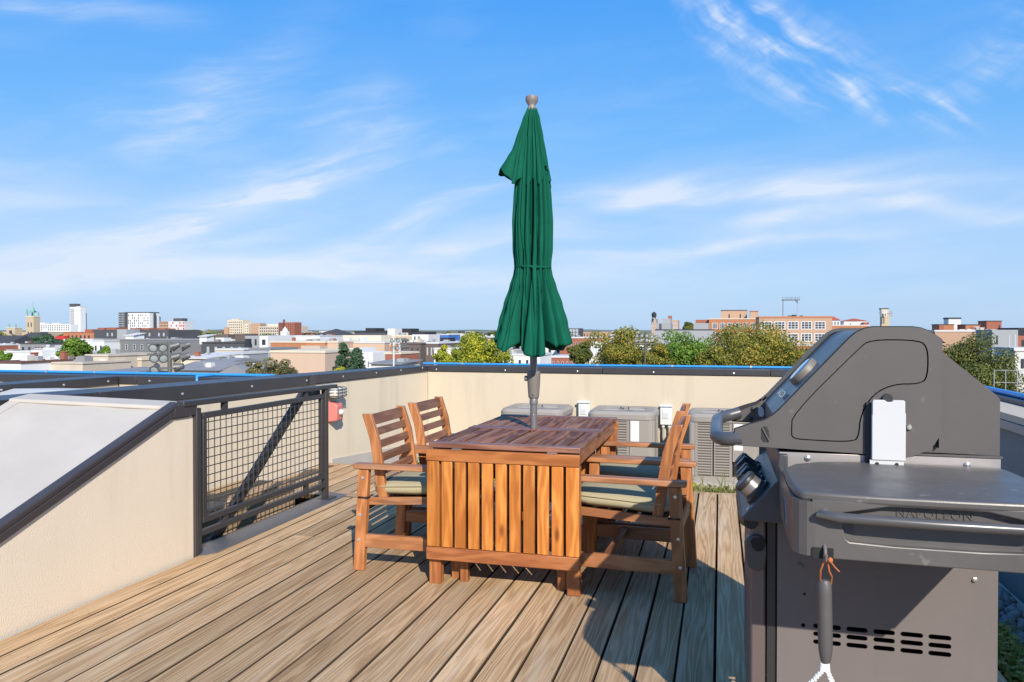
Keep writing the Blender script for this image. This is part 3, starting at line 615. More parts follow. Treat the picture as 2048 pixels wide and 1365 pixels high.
# ------------------------------------------------------------------ chairs (local: faces +x, origin at floor centre)
def armchair():
    t = thing('armchair', 'wooden slat back armchair on the left, nearest the camera', 'chair', (0, 0, 0), 'slatted armchairs round the table')
    for s in (-1, 1):
        y = s * .285
        put('rear_leg', MB().prism([(-.325, 0), (-.265, 0), (-.235, .545), (-.293, .545)], (0, y - .02, 0), (1, 0, 0), (0, 0, 1), (0, 1, 0), .04), chair_z, t, bevel=0.003)
        put('front_leg', MB().prism([(.235, 0), (.285, 0), (.27, .545), (.215, .545)], (0, y - .02, 0), (1, 0, 0), (0, 0, 1), (0, 1, 0), .04), chair_z, t, bevel=0.003)
        put('armrest', MB().prism([(-.32, -.03), (.33, -.035), (.335, 0), (.33, .035), (-.32, .03)], (0, y, .547), (1, 0, 0), (0, 1, 0), (0, 0, 1), .028), chair_x, t, bevel=0.005)
        put('stretcher', B(-.263, .236, y - .013, y + .013, .125, .195), chair_x, t, bevel=0.003)
        yi = s * .255
        put('seat_rail', MB().prism([(-.27, .345), (.27, .375), (.27, .415), (-.27, .385)], (0, yi - .009, 0), (1, 0, 0), (0, 0, 1), (0, 1, 0), .018), chair_x, t, bevel=0.002)
        yb = s * .235
        # bowed back stile
        pts = [(-.17, .36), (-.19, .47), (-.205, .58), (-.225, .70), (-.27, .835)]
        lft = [(p[0] - .028, p[1]) for p in pts]; rgt = [(p[0] + .024, p[1]) for p in pts]
        put('back_stile', MB().prism(lft + rgt[::-1], (0, yb - .015, 0), (1, 0, 0), (0, 0, 1), (0, 1, 0), .03), chair_z, t, bevel=0.003)
        for z, x in ((.50, -.268), (.30, -.283), (.165, -.293)):
            put('bolt', MB().lathe([(.009, 0), (.008, .004), (0, .005)], (x, s * .305, z), (0, s, 0), 10), screwm, t, smooth=50)
    put('cross_rail', B(.05, .085, -.27, .27, .145, .19), chair_y, t, bevel=0.002)
    put('cross_rail', B(-.29, -.27, -.262, .262, .31, .36), chair_y, t, bevel=0.002)
    for z, h in ((.455, .045), (.525, .04), (.595, .045), (.665, .042), (.733, .042), (.80, .062)):
        k = (z - .36) / .475; x = -.17 - .10 * k ** 1.5
        put('back_slat', MB().beam((x, -.222, z), (x, .222, z), .014, h, up=(-.22, 0, 1)), chair_y, t, bevel=0.002)
    for i in range(7):
        x = -.22 + .075 * i; z = .368 + .055 * (x + .27)
        put('seat_slat', B(x, x + .055, -.244, .244, z - .008, z + .008), chair_y, t)
    return t
ch = armchair()
def cushion_obj():
    mb = MB(); n, m_ = 40, 18; vs = []
    sg = lambda c, e: math.copysign(abs(c) ** e, c)
    for j in range(m_ + 1):
        ph = -math.pi / 2 + math.pi * j / m_
        for i in range(n):
            th = 2 * math.pi * i / n
            cx, sx = sg(math.cos(th), .28), sg(math.sin(th), .28); cp, sp = sg(math.cos(ph), .42), sg(math.sin(ph), .75)
            x, y = .26 * cp * cx, .252 * cp * sx; puff = 1 - .16 * ((x / .26) ** 4 + (y / .252) ** 4)
            z = .048 * sp * puff + .003 * math.sin(23 * x + 9 * y) * cp
            vs.append((x, y, z))
    mb.add(vs, [(j * n + i, j * n + (i + 1) % n, (j + 1) * n + (i + 1) % n, (j + 1) * n + i) for j in range(m_) for i in range(n)])
    o = put('seat_cushion', mb, cushion_m, smooth=80, org=Vector((0, 0, 0)))
    pp = [(.262 * math.copysign(abs(math.cos(a)) ** .28, math.cos(a)), .254 * math.copysign(abs(math.sin(a)) ** .28, math.sin(a)), .018) for a in [2 * math.pi * k / 48 + .03 for k in range(49)]]
    put('piping', MB().tube(pp, .0035, 6, cap=False), cushion_m, o, smooth=60)
    for sy_ in (-1, 1):
        put('tie_cord', MB().tube([(-.25, .235 * sy_, -.03), (-.27, .262 * sy_, -.035), (-.285, .272 * sy_, -.03), (-.30, .31 * sy_, -.028), (-.25, .315 * sy_, -.03), (-.255, .27 * sy_, -.035)], .005, 6), black_cord, o, smooth=60)
    return o
cu = cushion_obj()
spots = [(-1.585, 4.065, 0.02, 'wooden slat back armchair on the left, nearest the camera', 'sage cushion on the near left armchair'),
         (-1.60, 4.735, 0.0, 'wooden armchair on the left behind the nearest one, by the back wall', 'sage cushion on the far left armchair, mostly hidden'),
         (-.455, 4.02, math.pi - .05, 'wooden armchair on the right, nearest the grill, partly shaded', 'sage cushion on the near right armchair, half in shade'),
         (-.475, 4.66, math.pi - .02, 'wooden armchair on the right, second from the camera, by the air conditioners', 'sage cushion on the far right armchair')]
for i, (x, y, a, l1, l2) in enumerate(spots):
    c = ch if i == 0 else copy_tree(ch); c.location = (x, y, 0); c.rotation_euler = (0, 0, a); c['label'] = l1
    k = cu if i == 0 else copy_tree(cu)
    k.location = (x + .01 * math.cos(a), y, .440); k.rotation_euler = (0, R(-3.1), a); tag(k, l2, 'cushion', 'sage seat cushions')

# ------------------------------------------------------------------ parasol
UX, UY = -1.047, tmid
um = thing('parasol', 'closed green parasol standing through the middle of the table', 'parasol', (UX, UY, 0))
lean = lambda z: -0.006 * (z - .72)
put('lower_pole', MB().tube([(UX, UY, .04), (UX, UY, .905)], .0205, 20), pole_m, um, smooth=50)
put('pole_collar', MB().lathe([(.0245, 0), (.0245, .045), (.0205, .05)], (UX, UY, .862), n=20), pole_m, um, smooth=40)
put('upper_pole', MB().tube([(UX, UY, .99), (UX - .004, UY, 1.6), (UX - .012, UY, 2.58)], .0215, 20), pole_m, um, smooth=50)
put('crank_housing', MB().lathe([(.026, 0), (.031, .006), (.036, .07), (.0395, .14), (.0395, .15), (.036, .158), (.022, .16)], (UX, UY, .895), n=28), crank_m, um, smooth=35)
put('crank_hub', MB().lathe([(.016, 0), (.016, .016), (.010, .02)], (UX - .036, UY, 1.01), (-1, -.2, 0), 14), crank_m, um, smooth=40)
for z in (.915, 1.035, .80): put('bolt', MB().lathe([(.004, 0), (.004, .002), (0, .003)], (UX + .004, UY - (.041 if z > 1 else .0335 if z > .9 else .0215), z), (0, -1, 0), 8), screwm if z < .9 else darkm, um)
put('base', MB().lathe([(.22, 0), (.22, .03), (.05, .05), (.026, .06), (.026, .16)], (UX, UY, .001), n=28), crank_m, um, smooth=35)
def drape(zs, Rf, folds, zoff, nth=420, seed=1):
    """vertical folds: radius depends on height and on the angle"""
    vs = []
    for j, z in enumerate(zs):
        k = j / (len(zs) - 1)
        for i in range(nth):
            th = 2 * math.pi * i / nth; r_ = Rf(z, th) * folds(z, th, k)
            vs.append((UX + lean(z) + r_ * math.cos(th), UY + r_ * math.sin(th), z + zoff(th, k)))
    fs = [(j * nth + i, j * nth + (i + 1) % nth, (j + 1) * nth + (i + 1) % nth, (j + 1) * nth + i) for j in range(len(zs) - 1) for i in range(nth)]
    return MB().add(vs, fs)
def interp(tab, z):
    for (a, ra), (b, rb) in zip(tab[:-1], tab[1:]):
        if z <= b:
            t = max(0, (z - a) / (b - a)); t = t * t * (3 - 2 * t) * .5 + t * .5; return ra + (rb - ra) * t
    return tab[-1][1]
prof = [(1.19, .232), (1.30, .199), (1.42, .163), (1.54, .127), (1.62, .105), (1.655, .099), (1.69, .101), (1.76, .108), (1.92, .110), (2.05, .103), (2.18, .093), (2.30, .078), (2.50, .045), (2.56, .03)]
fr_ = random.Random(21); lob = [fr_.uniform(-.16, .16) for _ in range(8)]; dep = [fr_.uniform(.6, 1.15) for _ in range(8)]
fine_ph = [fr_.uniform(0, 6.28) for _ in range(6)]
def tri(x): x = x % 1.0; return 1 - abs(2 * x - 1)
def folds_main(z, th, k):
    # eight big lobes that open below the tie; many tight pleats at and above it
    lo = max(0.0, min(1.0, (1.655 - z) / .44)); lo = lo ** .85
    q = (th / (2 * math.pi) * 8 + .35 + .18 * math.sin(th * 2 + 1) + .12 * math.sin(3 * th + .5)) % 8; i = int(q) % 8; t = q - int(q)
    cut = (1 - abs(2 * t - 1)) ; cut = min(1.0, cut * 2.3); valley = (1 - cut) ** 1.3
    big = 1.03 - .62 * lo * valley * dep[i] - .05 * lo * math.sin(t * math.pi * 2 + lob[i] * 8)
    tw = .05 * math.sin(3.0 * z + th)
    c1 = th / (2 * math.pi) * 15 + .45 * math.sin(2 * th + fine_ph[0]) + tw * 3 + .3 * math.sin(z * 3.0 + fine_ph[3]); d1 = abs(c1 - round(c1)); w1 = .7 + .3 * math.sin(round(c1) * 2.4)
    c2 = th / (2 * math.pi) * 24 + .5 * math.sin(3 * th + fine_ph[1]) + tw * 2 + .35 * math.sin(z * 4 + fine_ph[2]); d2 = abs(c2 - round(c2))
    amp = .48 * (1 - lo) + .24 * lo
    small = 1 + .06 * (1 - lo) - amp * (w1 * math.exp(-(d1 / .14) ** 2) + .38 * math.exp(-(d2 / .13) ** 2))
    return big * small
def hem(th, k):
    q = (th / (2 * math.pi) * 8 + .35 + .18 * math.sin(th * 2 + 1) + .12 * math.sin(3 * th + .5)) % 8; t = q - int(q)
    va = (1 - min(1, (1 - abs(2 * t - 1)) * 2.3))
    return (max(0, 1 - k * 3.2)) ** 1.1 * (.075 * math.cos(th - .1) ** 2 - .036 + .055 * va - .012 * math.cos(6 * th + 1))
zs = [1.185 + (2.56 - 1.185) * j / 90 for j in range(91)]
cp_ = put('canopy', drape(zs, lambda z, th: interp(prof, z), folds_main, hem), canopy_m, um, smooth=75)
so = cp_.modifiers.new('cloth', 'SOLIDIFY'); so.thickness = .0015
# top flap: hugs the pole above, one panel kicks out to the left at its hem
fprof = [(2.135, .108), (2.25, .090), (2.40, .066), (2.52, .046), (2.575, .030)]
def flapR(z, th):
    r_ = interp(fprof, z); lo = max(0, (2.575 - z) / .43)
    d = math.atan2(math.sin(th - 3.35), math.cos(th - 3.35)); kick = math.exp(-(d / .62) ** 2)
    d2 = math.atan2(math.sin(th - 4.9), math.cos(th - 4.9)); tuck = math.exp(-(d2 / .5) ** 2)
    return r_ + .088 * kick * lo ** 1.15 - .012 * tuck * lo
def flapF(z, th, k):
    lo = max(0, (2.575 - z) / .43)
    d = math.atan2(math.sin(th - 3.35), math.cos(th - 3.35)); calm = 1 - .85 * math.exp(-(d / .7) ** 2)
    c1 = th / (2 * math.pi) * 13 + .4 * math.sin(2 * th) + .3 * z; d1 = abs(c1 - round(c1)); c2 = th / (2 * math.pi) * 21 + .5 * math.sin(3 * th + 2); d2 = abs(c2 - round(c2))
    return 1 + calm * .05 - calm * (.30 + .12 * lo) * (math.exp(-(d1 / .17) ** 2) * (.7 + .3 * math.sin(round(c1) * 2.1)) + .4 * math.exp(-(d2 / .16) ** 2))
def flaph(th, k):
    d = math.atan2(math.sin(th - 3.35), math.cos(th - 3.35)); up = math.exp(-(d / .45) ** 2)
    d2 = math.atan2(math.sin(th - 5.85), math.cos(th - 5.85)); up2 = math.exp(-(d2 / .28) ** 2)
    return max(0, 1 - k * 2.2) * (.085 * up + .085 * up2 + .020 * math.sin(9 * th + .5))
fl = put('canopy_flap', drape([2.135 + .44 * j / 44 for j in range(45)], flapR, flapF, flaph, seed=2), canopy_m, um, smooth=75)
so = fl.modifiers.new('cloth', 'SOLIDIFY'); so.thickness = .0015
tie = MB(); pts = []
for i in range(61):
    th = 2 * math.pi * i / 60; pts.append((UX + lean(1.655) + .104 * math.cos(th), UY + .104 * math.sin(th), 1.655 + .004 * math.sin(2 * th)))
put('tie_strap', MB().tube(pts, .0065, 6, cap=False), canopy_m, um, smooth=60)
for k in range(8):
    th = 2 * math.pi * (k + .5) / 8
    put('rib', MB().tube([(UX - .01 + .012 * math.cos(th), UY + .012 * math.sin(th), 2.50), (UX - .004 + .033 * math.cos(th), UY + .033 * math.sin(th), 1.66), (UX + .09 * math.cos(th), UY + .09 * math.sin(th), 1.24)], .006, 6), pole_m, um)
put('finial', MB().lathe([(.030, 0), (.028, .012), (.022, .026), (.022, .034), (.034, .050), (.037, .066), (.036, .080), (.033, .082), (.026, .070), (.018, .072), (.012, .090), (0, .092)], (UX - .012, UY, 2.565), n=24), mat('taupe_finial', (0.20, 0.17, 0.155), 0.5), um, smooth=45)

# ------------------------------------------------------------------ air conditioners
def ac_unit(label, x, y, zb, rot, with_top=True):
    t = thing('air_conditioner', label, 'air conditioner', (x, y, zb), 'condenser units along the back wall')
    W_, H_ = .355, .70
    def rr(w, r_, n=5):
        o = []
        for cx, cy, a0 in ((w - r_, w - r_, 0), (-(w - r_), w - r_, 90), (-(w - r_), -(w - r_), 180), (w - r_, -(w - r_), 270)):
            for k in range(n + 1): a = R(a0 + 90 * k / n); o.append((cx + r_ * math.cos(a), cy + r_ * math.sin(a)))
        return o
    P = Vector((x, y, zb)); U, V, N = Vector((1, 0, 0)), Vector((0, 1, 0)), Vector((0, 0, 1))
    put('base_pan', MB().prism(rr(W_, .09), P, U, V, N, .05), acm, t, smooth=40)
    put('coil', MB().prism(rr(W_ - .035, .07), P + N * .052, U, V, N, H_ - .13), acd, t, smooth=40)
    # top: raised ring with a recessed fan guard
    top = MB(); ring = rr(W_ + .008, .10); n = len(ring)
    def circ(rad): return [(rad * math.cos(math.atan2(p[1], p[0])), rad * math.sin(math.atan2(p[1], p[0]))) for p in ring]
    rows = [([(p[0], p[1]) for p in ring], H_ - .085), ([(p[0], p[1]) for p in ring], H_ - .035), ([(p[0] * .93, p[1] * .93) for p in ring], H_ - .004), (circ(.315), H_), (circ(.29), H_ - .012), (circ(.285), H_ - .06)]
    vs = [P + U * p[0] + V * p[1] + N * z for pl, z in rows for p in pl]
    top.add(vs, [(j * n + i, j * n + (i + 1) % n, (j + 1) * n + (i + 1) % n, (j + 1) * n + i) for j in range(len(rows) - 1) for i in range(n)])
    put('top_cover', top, acm, t, smooth=35)
    put('fan_well', MB().lathe([(.284, 0), (0, .001)], P + N * (H_ - .10), n=24), darkm, t)
    fg = MB()
    for k in range(40):
        a = 2 * math.pi * k / 40; fg.tube([P + Vector((.07 * math.cos(a), .07 * math.sin(a), H_ - .012)), P + Vector((.288 * math.cos(a), .288 * math.sin(a), H_ - .018))], .003, 4)
    for rad in (.10, .17, .235): fg.tube([P + Vector((rad * math.cos(2 * math.pi * k / 30), rad * math.sin(2 * math.pi * k / 30), H_ - .015)) for k in range(31)], .003, 4, cap=False)
    fg.lathe([(.07, 0), (.06, .01), (0, .014)], P + N * (H_ - .02), n=16)
    put('fan_guard', fg, acm, t, smooth=40)
    for k in range(3):
        a = 2.1 * k + .4; put('lifting_tab', MB().tube([P + Vector((.05 * math.cos(a), .05 * math.sin(a), H_ - .008)), P + Vector((.05 * math.cos(a), .05 * math.sin(a), H_ + .012))], .006, 6), darkm, t)
    # louvred sides: horizontal slats on the front, left, right and back
    f0 = W_ - .012
    nsl = 20
    for s, (o, d) in enumerate((((0, -f0), (1, 0)), ((-f0, 0), (0, 1)), ((f0, 0), (0, 1)))):
        a, b = (-.26, .265) if s else ((-.265, -.01) if True else 0)
        if s == 0:
            cols = ((-.265, -.15), (-.138, -.02)) if False else ((-.265, -.10), (-.088, .08))
        else: cols = ((-.27, -.09), (-.08, .09), (.10, .27))
        for c0, c1 in cols:
            lv = MB()
            for k in range(nsl):
                z = zb + .07 + (H_ - .17) * k / (nsl - 1)
                q0 = Vector((x + o[0] + d[0] * c0, y + o[1] + d[1] * c0, z)); q1 = Vector((x + o[0] + d[0] * c1, y + o[1] + d[1] * c1, z))
                lv.beam(q0, q1, .02, .014, up=(o[0] * .9, o[1] * .9, .5))
            put('louvre_panel', lv, acm, t)
        for c0, c1 in cols:
            for c in (c0, c1):
                q = Vector((x + o[0] + d[0] * c, y + o[1] + d[1] * c, zb + .052)); put('louvre_post', MB().beam(q, q + N * (H_ - .14), .016, .026, up=(d[0], d[1], 0)), acm, t)
    for cx, cy in ((-1, -1), (1, -1), (-1, 1), (1, 1)):
        put('corner_post', MB().prism(rr(.045, .03, 3), P + Vector((cx * (W_ - .055), cy * (W_ - .055), .052)), U, V, N, H_ - .14), acm, t, smooth=40)
    xs = (.0, .27) if False else (.10, .30)
    put('service_panel', MB().prism([(xs[0], -W_ + .03), (xs[0], -W_ - .004), (xs[1], -W_ - .004), (xs[1] + .06, -W_ + .05), (xs[1] + .07, -W_ + .12)], P + N * .21, U, V, N, H_ - .30), acm, t, smooth=30)
    put('label_sticker', MB().box(x + xs[0] + .012, x + xs[0] + .10, y - W_ - .0065, y - W_ - .0045, zb + .33, zb + .60), white, t)
    put('valve_recess', MB().box(x + xs[0] + .01, x + xs[1], y - W_ + .02, y - W_ + .03, zb + .06, zb + .205), darkm, t)
    pipe_p = [(x + xs[0] + .12, y - W_ + .02, zb + .15), (x + xs[0] + .13, y - W_ - .04, zb + .13), (x + xs[0] + .14, y - W_ - .05, zb + .02)]
    put('refrigerant_line', MB().tube(pipe_p, .014, 8), mat('pipe_foam', (0.32, 0.30, 0.27), 0.8), t, smooth=60)
    return t
ACZ = -.275
for i, (x, y, l) in enumerate(((-2.02, 8.60, 'beige air conditioner condenser just behind the parasol pole'), (-1.03, 8.60, 'beige air conditioner condenser between the two electrical boxes'), (.03, 8.60, 'beige air conditioner condenser on the right beside the grill handle'))):
    ac_unit(l, x, y, ACZ, 0)
    p = thing('equipment_pad', ('white pad under the condenser behind the parasol', 'white pad under the middle condenser', 'white pad under the right hand condenser with grass before it')[i], 'pad', (x, y, -.40), 'condenser pads')
    put('pad', B(x - .44, x + .44, y - .46, y + .44, -.414, ACZ - .001), membrane, p)
def disconnect(x, zt, label, conduits=True):
    t = thing('electrical_box', label, 'electrical box', (x, BACK_Y, zt - .24), 'disconnect boxes on the back wall')
    y = BACK_Y
    put('box', B(x - .068, x + .068, y - .075, y - .001, zt - .235, zt), mat('box_grey', (0.60, 0.62, 0.61), 0.45), t, bevel=0.006)
    put('lid', MB().prism([(0, 0), (.012, 0), (.016, .02), (.012, .026), (0, .026)], (x - .074, y - .092, zt - .022), (0, 1, 0), (0, 0, 1), (1, 0, 0), .148), MATS['box_grey'], t)
    put('cover_flap', B(x - .04, x + .035, y - .083, y - .076, zt - .16, zt - .05), white, t, bevel=0.003)
    put('warning_sticker', B(x - .03, x + .025, y - .0855, y - .0835, zt - .15, zt - .095), mat('sticker_grey', (0.5, 0.52, 0.52), 0.5), t)
    if conduits:
        for dx, ex in ((-.035, .0), (.035, .03)):
            put('conduit', MB().tube([(x + dx, y - .04, zt - .236), (x + dx, y - .045, zt - .36), (x + dx * .4 + ex, y - .07, zt - .52), (x + dx * .4 + ex, y - .08, -.41)], .014, 8), MATS['pipe_foam'], t, smooth=60)
            put('fitting', MB().tube([(x + dx, y - .04, zt - .265), (x + dx, y - .04, zt - .236)], .02, 10), MATS['box_grey'], t, smooth=60)
disconnect(-1.56, .455, 'grey electrical box on the back wall left of the middle condenser')
disconnect(-.60, .435, 'grey electrical box with two conduits right of the middle condenser')
ls = thing('line_set', 'insulated pipe run lying along the foot of the back wall', 'pipe', (-.4, 8.98, -.2))
put('pipe', MB().tube([(-3.2, 8.99, -.20), (-1.0, 8.985, -.20), (1.4, 8.99, -.20)], .03, 10), mat('dark_foam', (0.05, 0.047, 0.045), 0.8), ls, smooth=60)
put('support_block', B(-.62, -.50, 8.9, 9.04, -.414, -.232), soil, ls)

# ------------------------------------------------------------------ grill
gr = thing('gas_grill', 'large charcoal gas grill in the right foreground seen from its side', 'gas grill', (.42, 2.66, 0))
GN, GF = 2.35, 2.97                                                # near and far side planes of the lid
def curve_plate(polys, y, t, name, m, parent, bevel=0.0, smooth=35):
    """plate in the xz plane with real holes: first polygon is the outline"""
    cu_ = bpy.data.curves.new(name, 'CURVE'); cu_.dimensions = '2D'; cu_.fill_mode = 'BOTH'; cu_.extrude = t / 2; cu_.bevel_depth = bevel; cu_.bevel_resolution = 1
    for pl in polys:
        sp = cu_.splines.new('POLY'); sp.points.add(len(pl) - 1); sp.use_cyclic_u = True
        for p, q in zip(sp.points, pl): p.co = (q[0], q[1], 0, 1)
    tmp = bpy.data.objects.new(name, cu_); me = bpy.data.meshes.new_from_object(tmp)
    bpy.data.objects.remove(tmp); bpy.data.curves.remove(cu_)
    mb = MB(); mb.add([(v.co.x, y + t / 2 + v.co.z, v.co.y) for v in me.vertices], [tuple(p.vertices) for p in me.polygons])
    bpy.data.meshes.remove(me)
    return put(name, mb, m, parent, smooth=smooth)
def chaikin(pl, n=2):
    for _ in range(n):
        q = []
        for a, b in zip(pl, pl[1:] + pl[:1]): q += [(a[0] * .75 + b[0] * .25, a[1] * .75 + b[1] * .25), (a[0] * .25 + b[0] * .75, a[1] * .25 + b[1] * .75)]
        pl = q
    return pl
def inset(pl, d):
    out = []; n = len(pl)
    area = sum(pl[i][0] * pl[(i + 1) % n][1] - pl[(i + 1) % n][0] * pl[i][1] for i in range(n)); sg = 1 if area > 0 else -1
    for i in range(n):
        a, b, c = Vector(pl[i - 1]), Vector(pl[i]), Vector(pl[(i + 1) % n]); e1 = (b - a).normalized(); e2 = (c - b).normalized()
        n1 = Vector((-e1.y, e1.x)) * sg; n2 = Vector((-e2.y, e2.x)) * sg; m_ = (n1 + n2); m_ = m_.normalized() if m_.length > 1e-6 else n1
        out.append(tuple(b + m_ * d / max(.4, m_.dot(n1))))
    return out
lid_out = [(.043, .950), (.043, .996), (.085, 1.012), (.128, 1.026), (.146, 1.038), (.165, 1.055), (.355, 1.266), (.372, 1.281), (.392, 1.292), (.416, 1.297), (.520, 1.2965), (.540, 1.293), (.560, 1.285), (.591, 1.262),
           (.591, 1.020), (.586, .995), (.572, .970), (.552, .952), (.525, .940), (.500, .935), (.404, .937), (.385, .939), (.215, .944)]
lid_in = chaikin([(.203, 1.045), (.380, 1.237), (.408, 1.2605), (.520, 1.2605), (.555, 1.247), (.555, 1.157), (.535, 1.139), (.470, 1.138), (.415, 1.108), (.383, 1.045), (.380, .990), (.366, .971), (.240, .973), (.202, .976), (.201, 1.000)], 2)
lid = curve_plate([lid_out, inset(lid_in, -.0022)], GN, .012, 'lid', grill_m, gr, bevel=0.0)
curve_plate([inset(lid_in, .0012)], GN + .0025, .009, 'side_inset', grill_m, lid)
curve_plate([inset(lid_in, -.008)], GN + .0130, .002, 'groove_back', darkm, lid)
# folded rim round the side plate and the curved hood skin
rim = lid_out[1:15]
skin = MB(); n = len(rim)
for k in range(n - 1):
    a, b = rim[k], rim[k + 1]
    if k < 3: continue
    skin.add([(a[0], GN + .010, a[1] - .001), (b[0], GN + .010, b[1] - .001), (b[0], GF - .01, b[1] - .001), (a[0], GF - .01, a[1] - .001)], [(0, 1, 2, 3)])
inner = [(p[0] + .022, p[1] - .018) for p in rim[4:]]
hood = MB(); prof_h = [(.160, .95), (.160, 1.030)] + [(p[0] + .012, p[1] - .010) for p in rim[5:13]] + [(.585, 1.255), (.587, .96)]
nr = len(prof_h)
hood.add([(p[0], y, p[1]) for y in (GN + .011, GF - .011) for p in prof_h], [(i, i + 1, nr + i + 1, nr + i) for i in range(nr - 1)])
put('hood_skin', hood, grill_front, lid, smooth=30)
for nm, y, t in (('near', GN + .0065, .016), ('far', GF - .016, .022)):
    e = MB(); pts = [(p[0], p[1]) for p in rim]
    w = .011
    ip = inset(pts + [(.30, .95)], w)[:len(pts)]
    for k in range(3, 9):
        a, b, c, d = pts[k], pts[k + 1], ip[k + 1], ip[k]
        e.hexa([(a[0], y, a[1]), (b[0], y, b[1]), (c[0], y, c[1]), (d[0], y, d[1]), (a[0], y + t, a[1]), (b[0], y + t, b[1]), (c[0], y + t, c[1]), (d[0], y + t, d[1])])
    put('lid_rim', e, grill_front, lid, smooth=40)
curve_plate([inset(lid_out, -.0028)], GN + .0135, .002, 'lid_gap_shade', darkm, lid)  # black plate edging the lid, put in as its dark shadow gap
far_plate = curve_plate([lid_out], GF - .006, .008, 'far_side', grill_dk, lid)
bw = curve_plate([[(.055, .955), (.055, .985), (.135, 1.018), (.165, 1.05), (.165, .955)]], GF - .016, .004, 'handle_bracket', grill_m, lid)
put('bracket_bolt', MB().lathe([(.008, 0), (.007, .005), (0, .007)], (.118, GF - .017, 1.0), (0, -1, 0), 10), grill_dk, lid, smooth=50)
put('bracket_bolt', MB().lathe([(.008, 0), (.007, .005), (0, .007)], (.11, GF - .017, .965), (0, -1, 0), 10), grill_dk, lid, smooth=50)
put('bracket_window', MB().prism(chaikin([(.136, .972), (.158, .972), (.154, 1.008), (.136, 1.008)], 1), (0, GF - .0215, 0), (1, 0, 0), (0, 0, 1), (0, 1, 0), .004), plate_m, lid)
put('lid_handle', MB().tube([(.062, GN + .013, .970), (.030, GN + .014, .966), (.008, GN + .03, .964), (-.008, GN + .09, .963), (-.010, GN + .31, .963), (-.008, GF - .09, .965), (.006, GF - .045, .968), (.035, GF - .026, .975), (.07, GF - .016, .985)], .021, 14), grill_front, lid, smooth=70)
put('side_vent', MB().prism(chaikin([(.116, .962), (.142, .962), (.136, 1.008), (.118, 1.008)], 1), (0, GN - .0010, 0), (1, 0, 0), (0, 0, 1), (0, 1, 0), .0012), grill_dk, lid)
put('vent_bar', MB().beam((.120, GN - .003, 1.004), (.140, GN - .003, .966), .004, .005, up=(0, 1, 0)), grill_m, lid)
# thermometer on the sloping hood
tn = Vector((-.745, 0, .667)); tcn = Vector((.262, 2.66, 1.1535)) + tn * .0
put('thermometer', MB().lathe([(.052, -.012), (.053, .006), (.050, .013), (.045, .014)], tcn, tn, 28), crank_m, lid, smooth=40)
put('thermometer_face', MB().lathe([(.044, .0143), (.040, .0160), (0, .0166)], tcn, tn, 28), chrome, lid, smooth=60)
def text_obj(s, size, depth, M, name, m, parent):
    c = bpy.data.curves.new(name, 'FONT'); c.body = s; c.size = size; c.extrude = depth; c.align_x = 'CENTER'; c.align_y = 'CENTER'; c.space_character = 1.12
    tmp = bpy.data.objects.new(name, c); me = bpy.data.meshes.new_from_object(tmp); bpy.data.objects.remove(tmp); bpy.data.curves.remove(c)
    mb = MB().add([M @ v.co for v in me.vertices], [tuple(p.vertices) for p in me.polygons]); bpy.data.meshes.remove(me)
    return put(name, mb, m, parent)
sx = Vector((0, -1, 0)); sy = Vector((.667, 0, .745))
Mh = Matrix((( sx.x, sy.x, tn.x, .196), (sx.y, sy.y, tn.y, 2.66), (sx.z, sy.z, tn.z, 1.080), (0, 0, 0, 1)))
text_obj('NAPOLEON', .034, .0025, Mh, 'hood_lettering', chrome, lid)
# rear hood behind the lid and the firebox under it
curve_plate([[(.50, .945), (.60, .945), (.742, .943), (.742, 1.097), (.735, 1.108), (.600, 1.226), (.50, 1.226)]], GN + .030, .010, 'rear_hood', grill_m, gr)
put('rear_hood', MB().prism([(.60, .945), (.735, .945), (.735, 1.100), (.60, 1.216)], (0, GN + .041, 0), (1, 0, 0), (0, 0, 1), (0, 1, 0), .55), grill_dk, gr)
put('firebox', B(.170, .735, GN + .02, GF - .02, .74, .932), grill_dk, gr)
put('trim_strip', B(.168, .398, GN + .008, GN + .014, .890, .934), grill_strip, gr, bevel=0.001)
put('trim_strip', B(.412, .738, GN + .008, GN + .014, .890, .938), grill_strip, gr, bevel=0.001)
put('trim_ledge', B(.52, .742, GN + .004, GN + .012, .9395, .9445), grill_m, gr)
for x, z in ((.245, .919), (.656, .918)):
    put('screw', MB().lathe([(.0085, 0), (.0085, .003), (.004, .006), (0, .0062)], (x, GN + .008, z), (0, -1, 0), 14), silver, gr, smooth=40)
# white plate (side burner flap or tool hook) in front of the lid side
pl = thing_pl = put('hinge_plate', MB().prism([(.4085, .928), (.494, .928), (.494, 1.058), (.492, 1.060), (.492, 1.091), (.489, 1.0945), (.462, 1.0945), (.459, 1.090), (.4515, 1.0885), (.444, 1.090), (.441, 1.0945), (.413, 1.0945), (.4095, 1.091), (.4095, 1.055), (.4085, 1.05)], (0, GN - .034, 0), (1, 0, 0), (0, 0, 1), (0, 1, 0), .018), plate_m, gr, bevel=0.0022)
tag(pl, 'bright white hinged plate in front of the dark lid side')
put('plate_foot', B(.404, .490, GN - .030, GN - .022, .905, .9275), plate_m, pl)
for x in (.422, .472): put('foot_hole', MB().lathe([(.005, 0), (.005, .001), (0, .0012)], (x, GN - .031, .917), (0, -1, 0), 12), darkm, pl)
put('axle', MB().tube([(.452, GN - .014, 1.098), (.452, GN + .004, 1.098)], .013, 14), grill_dk, gr, smooth=50)
put('plate_shadow_strip', B(.398, .4115, GN - .010, GN + .006, .905, 1.085), grill_dk, gr)  # dark strip beside the white plate, stands in for its shadow
put('screw', MB().lathe([(.0085, 0), (.0085, .005), (.006, .008), (0, .0085)], (.508, GN, 1.018), (0, -1, 0), 14), silver, gr, smooth=40)

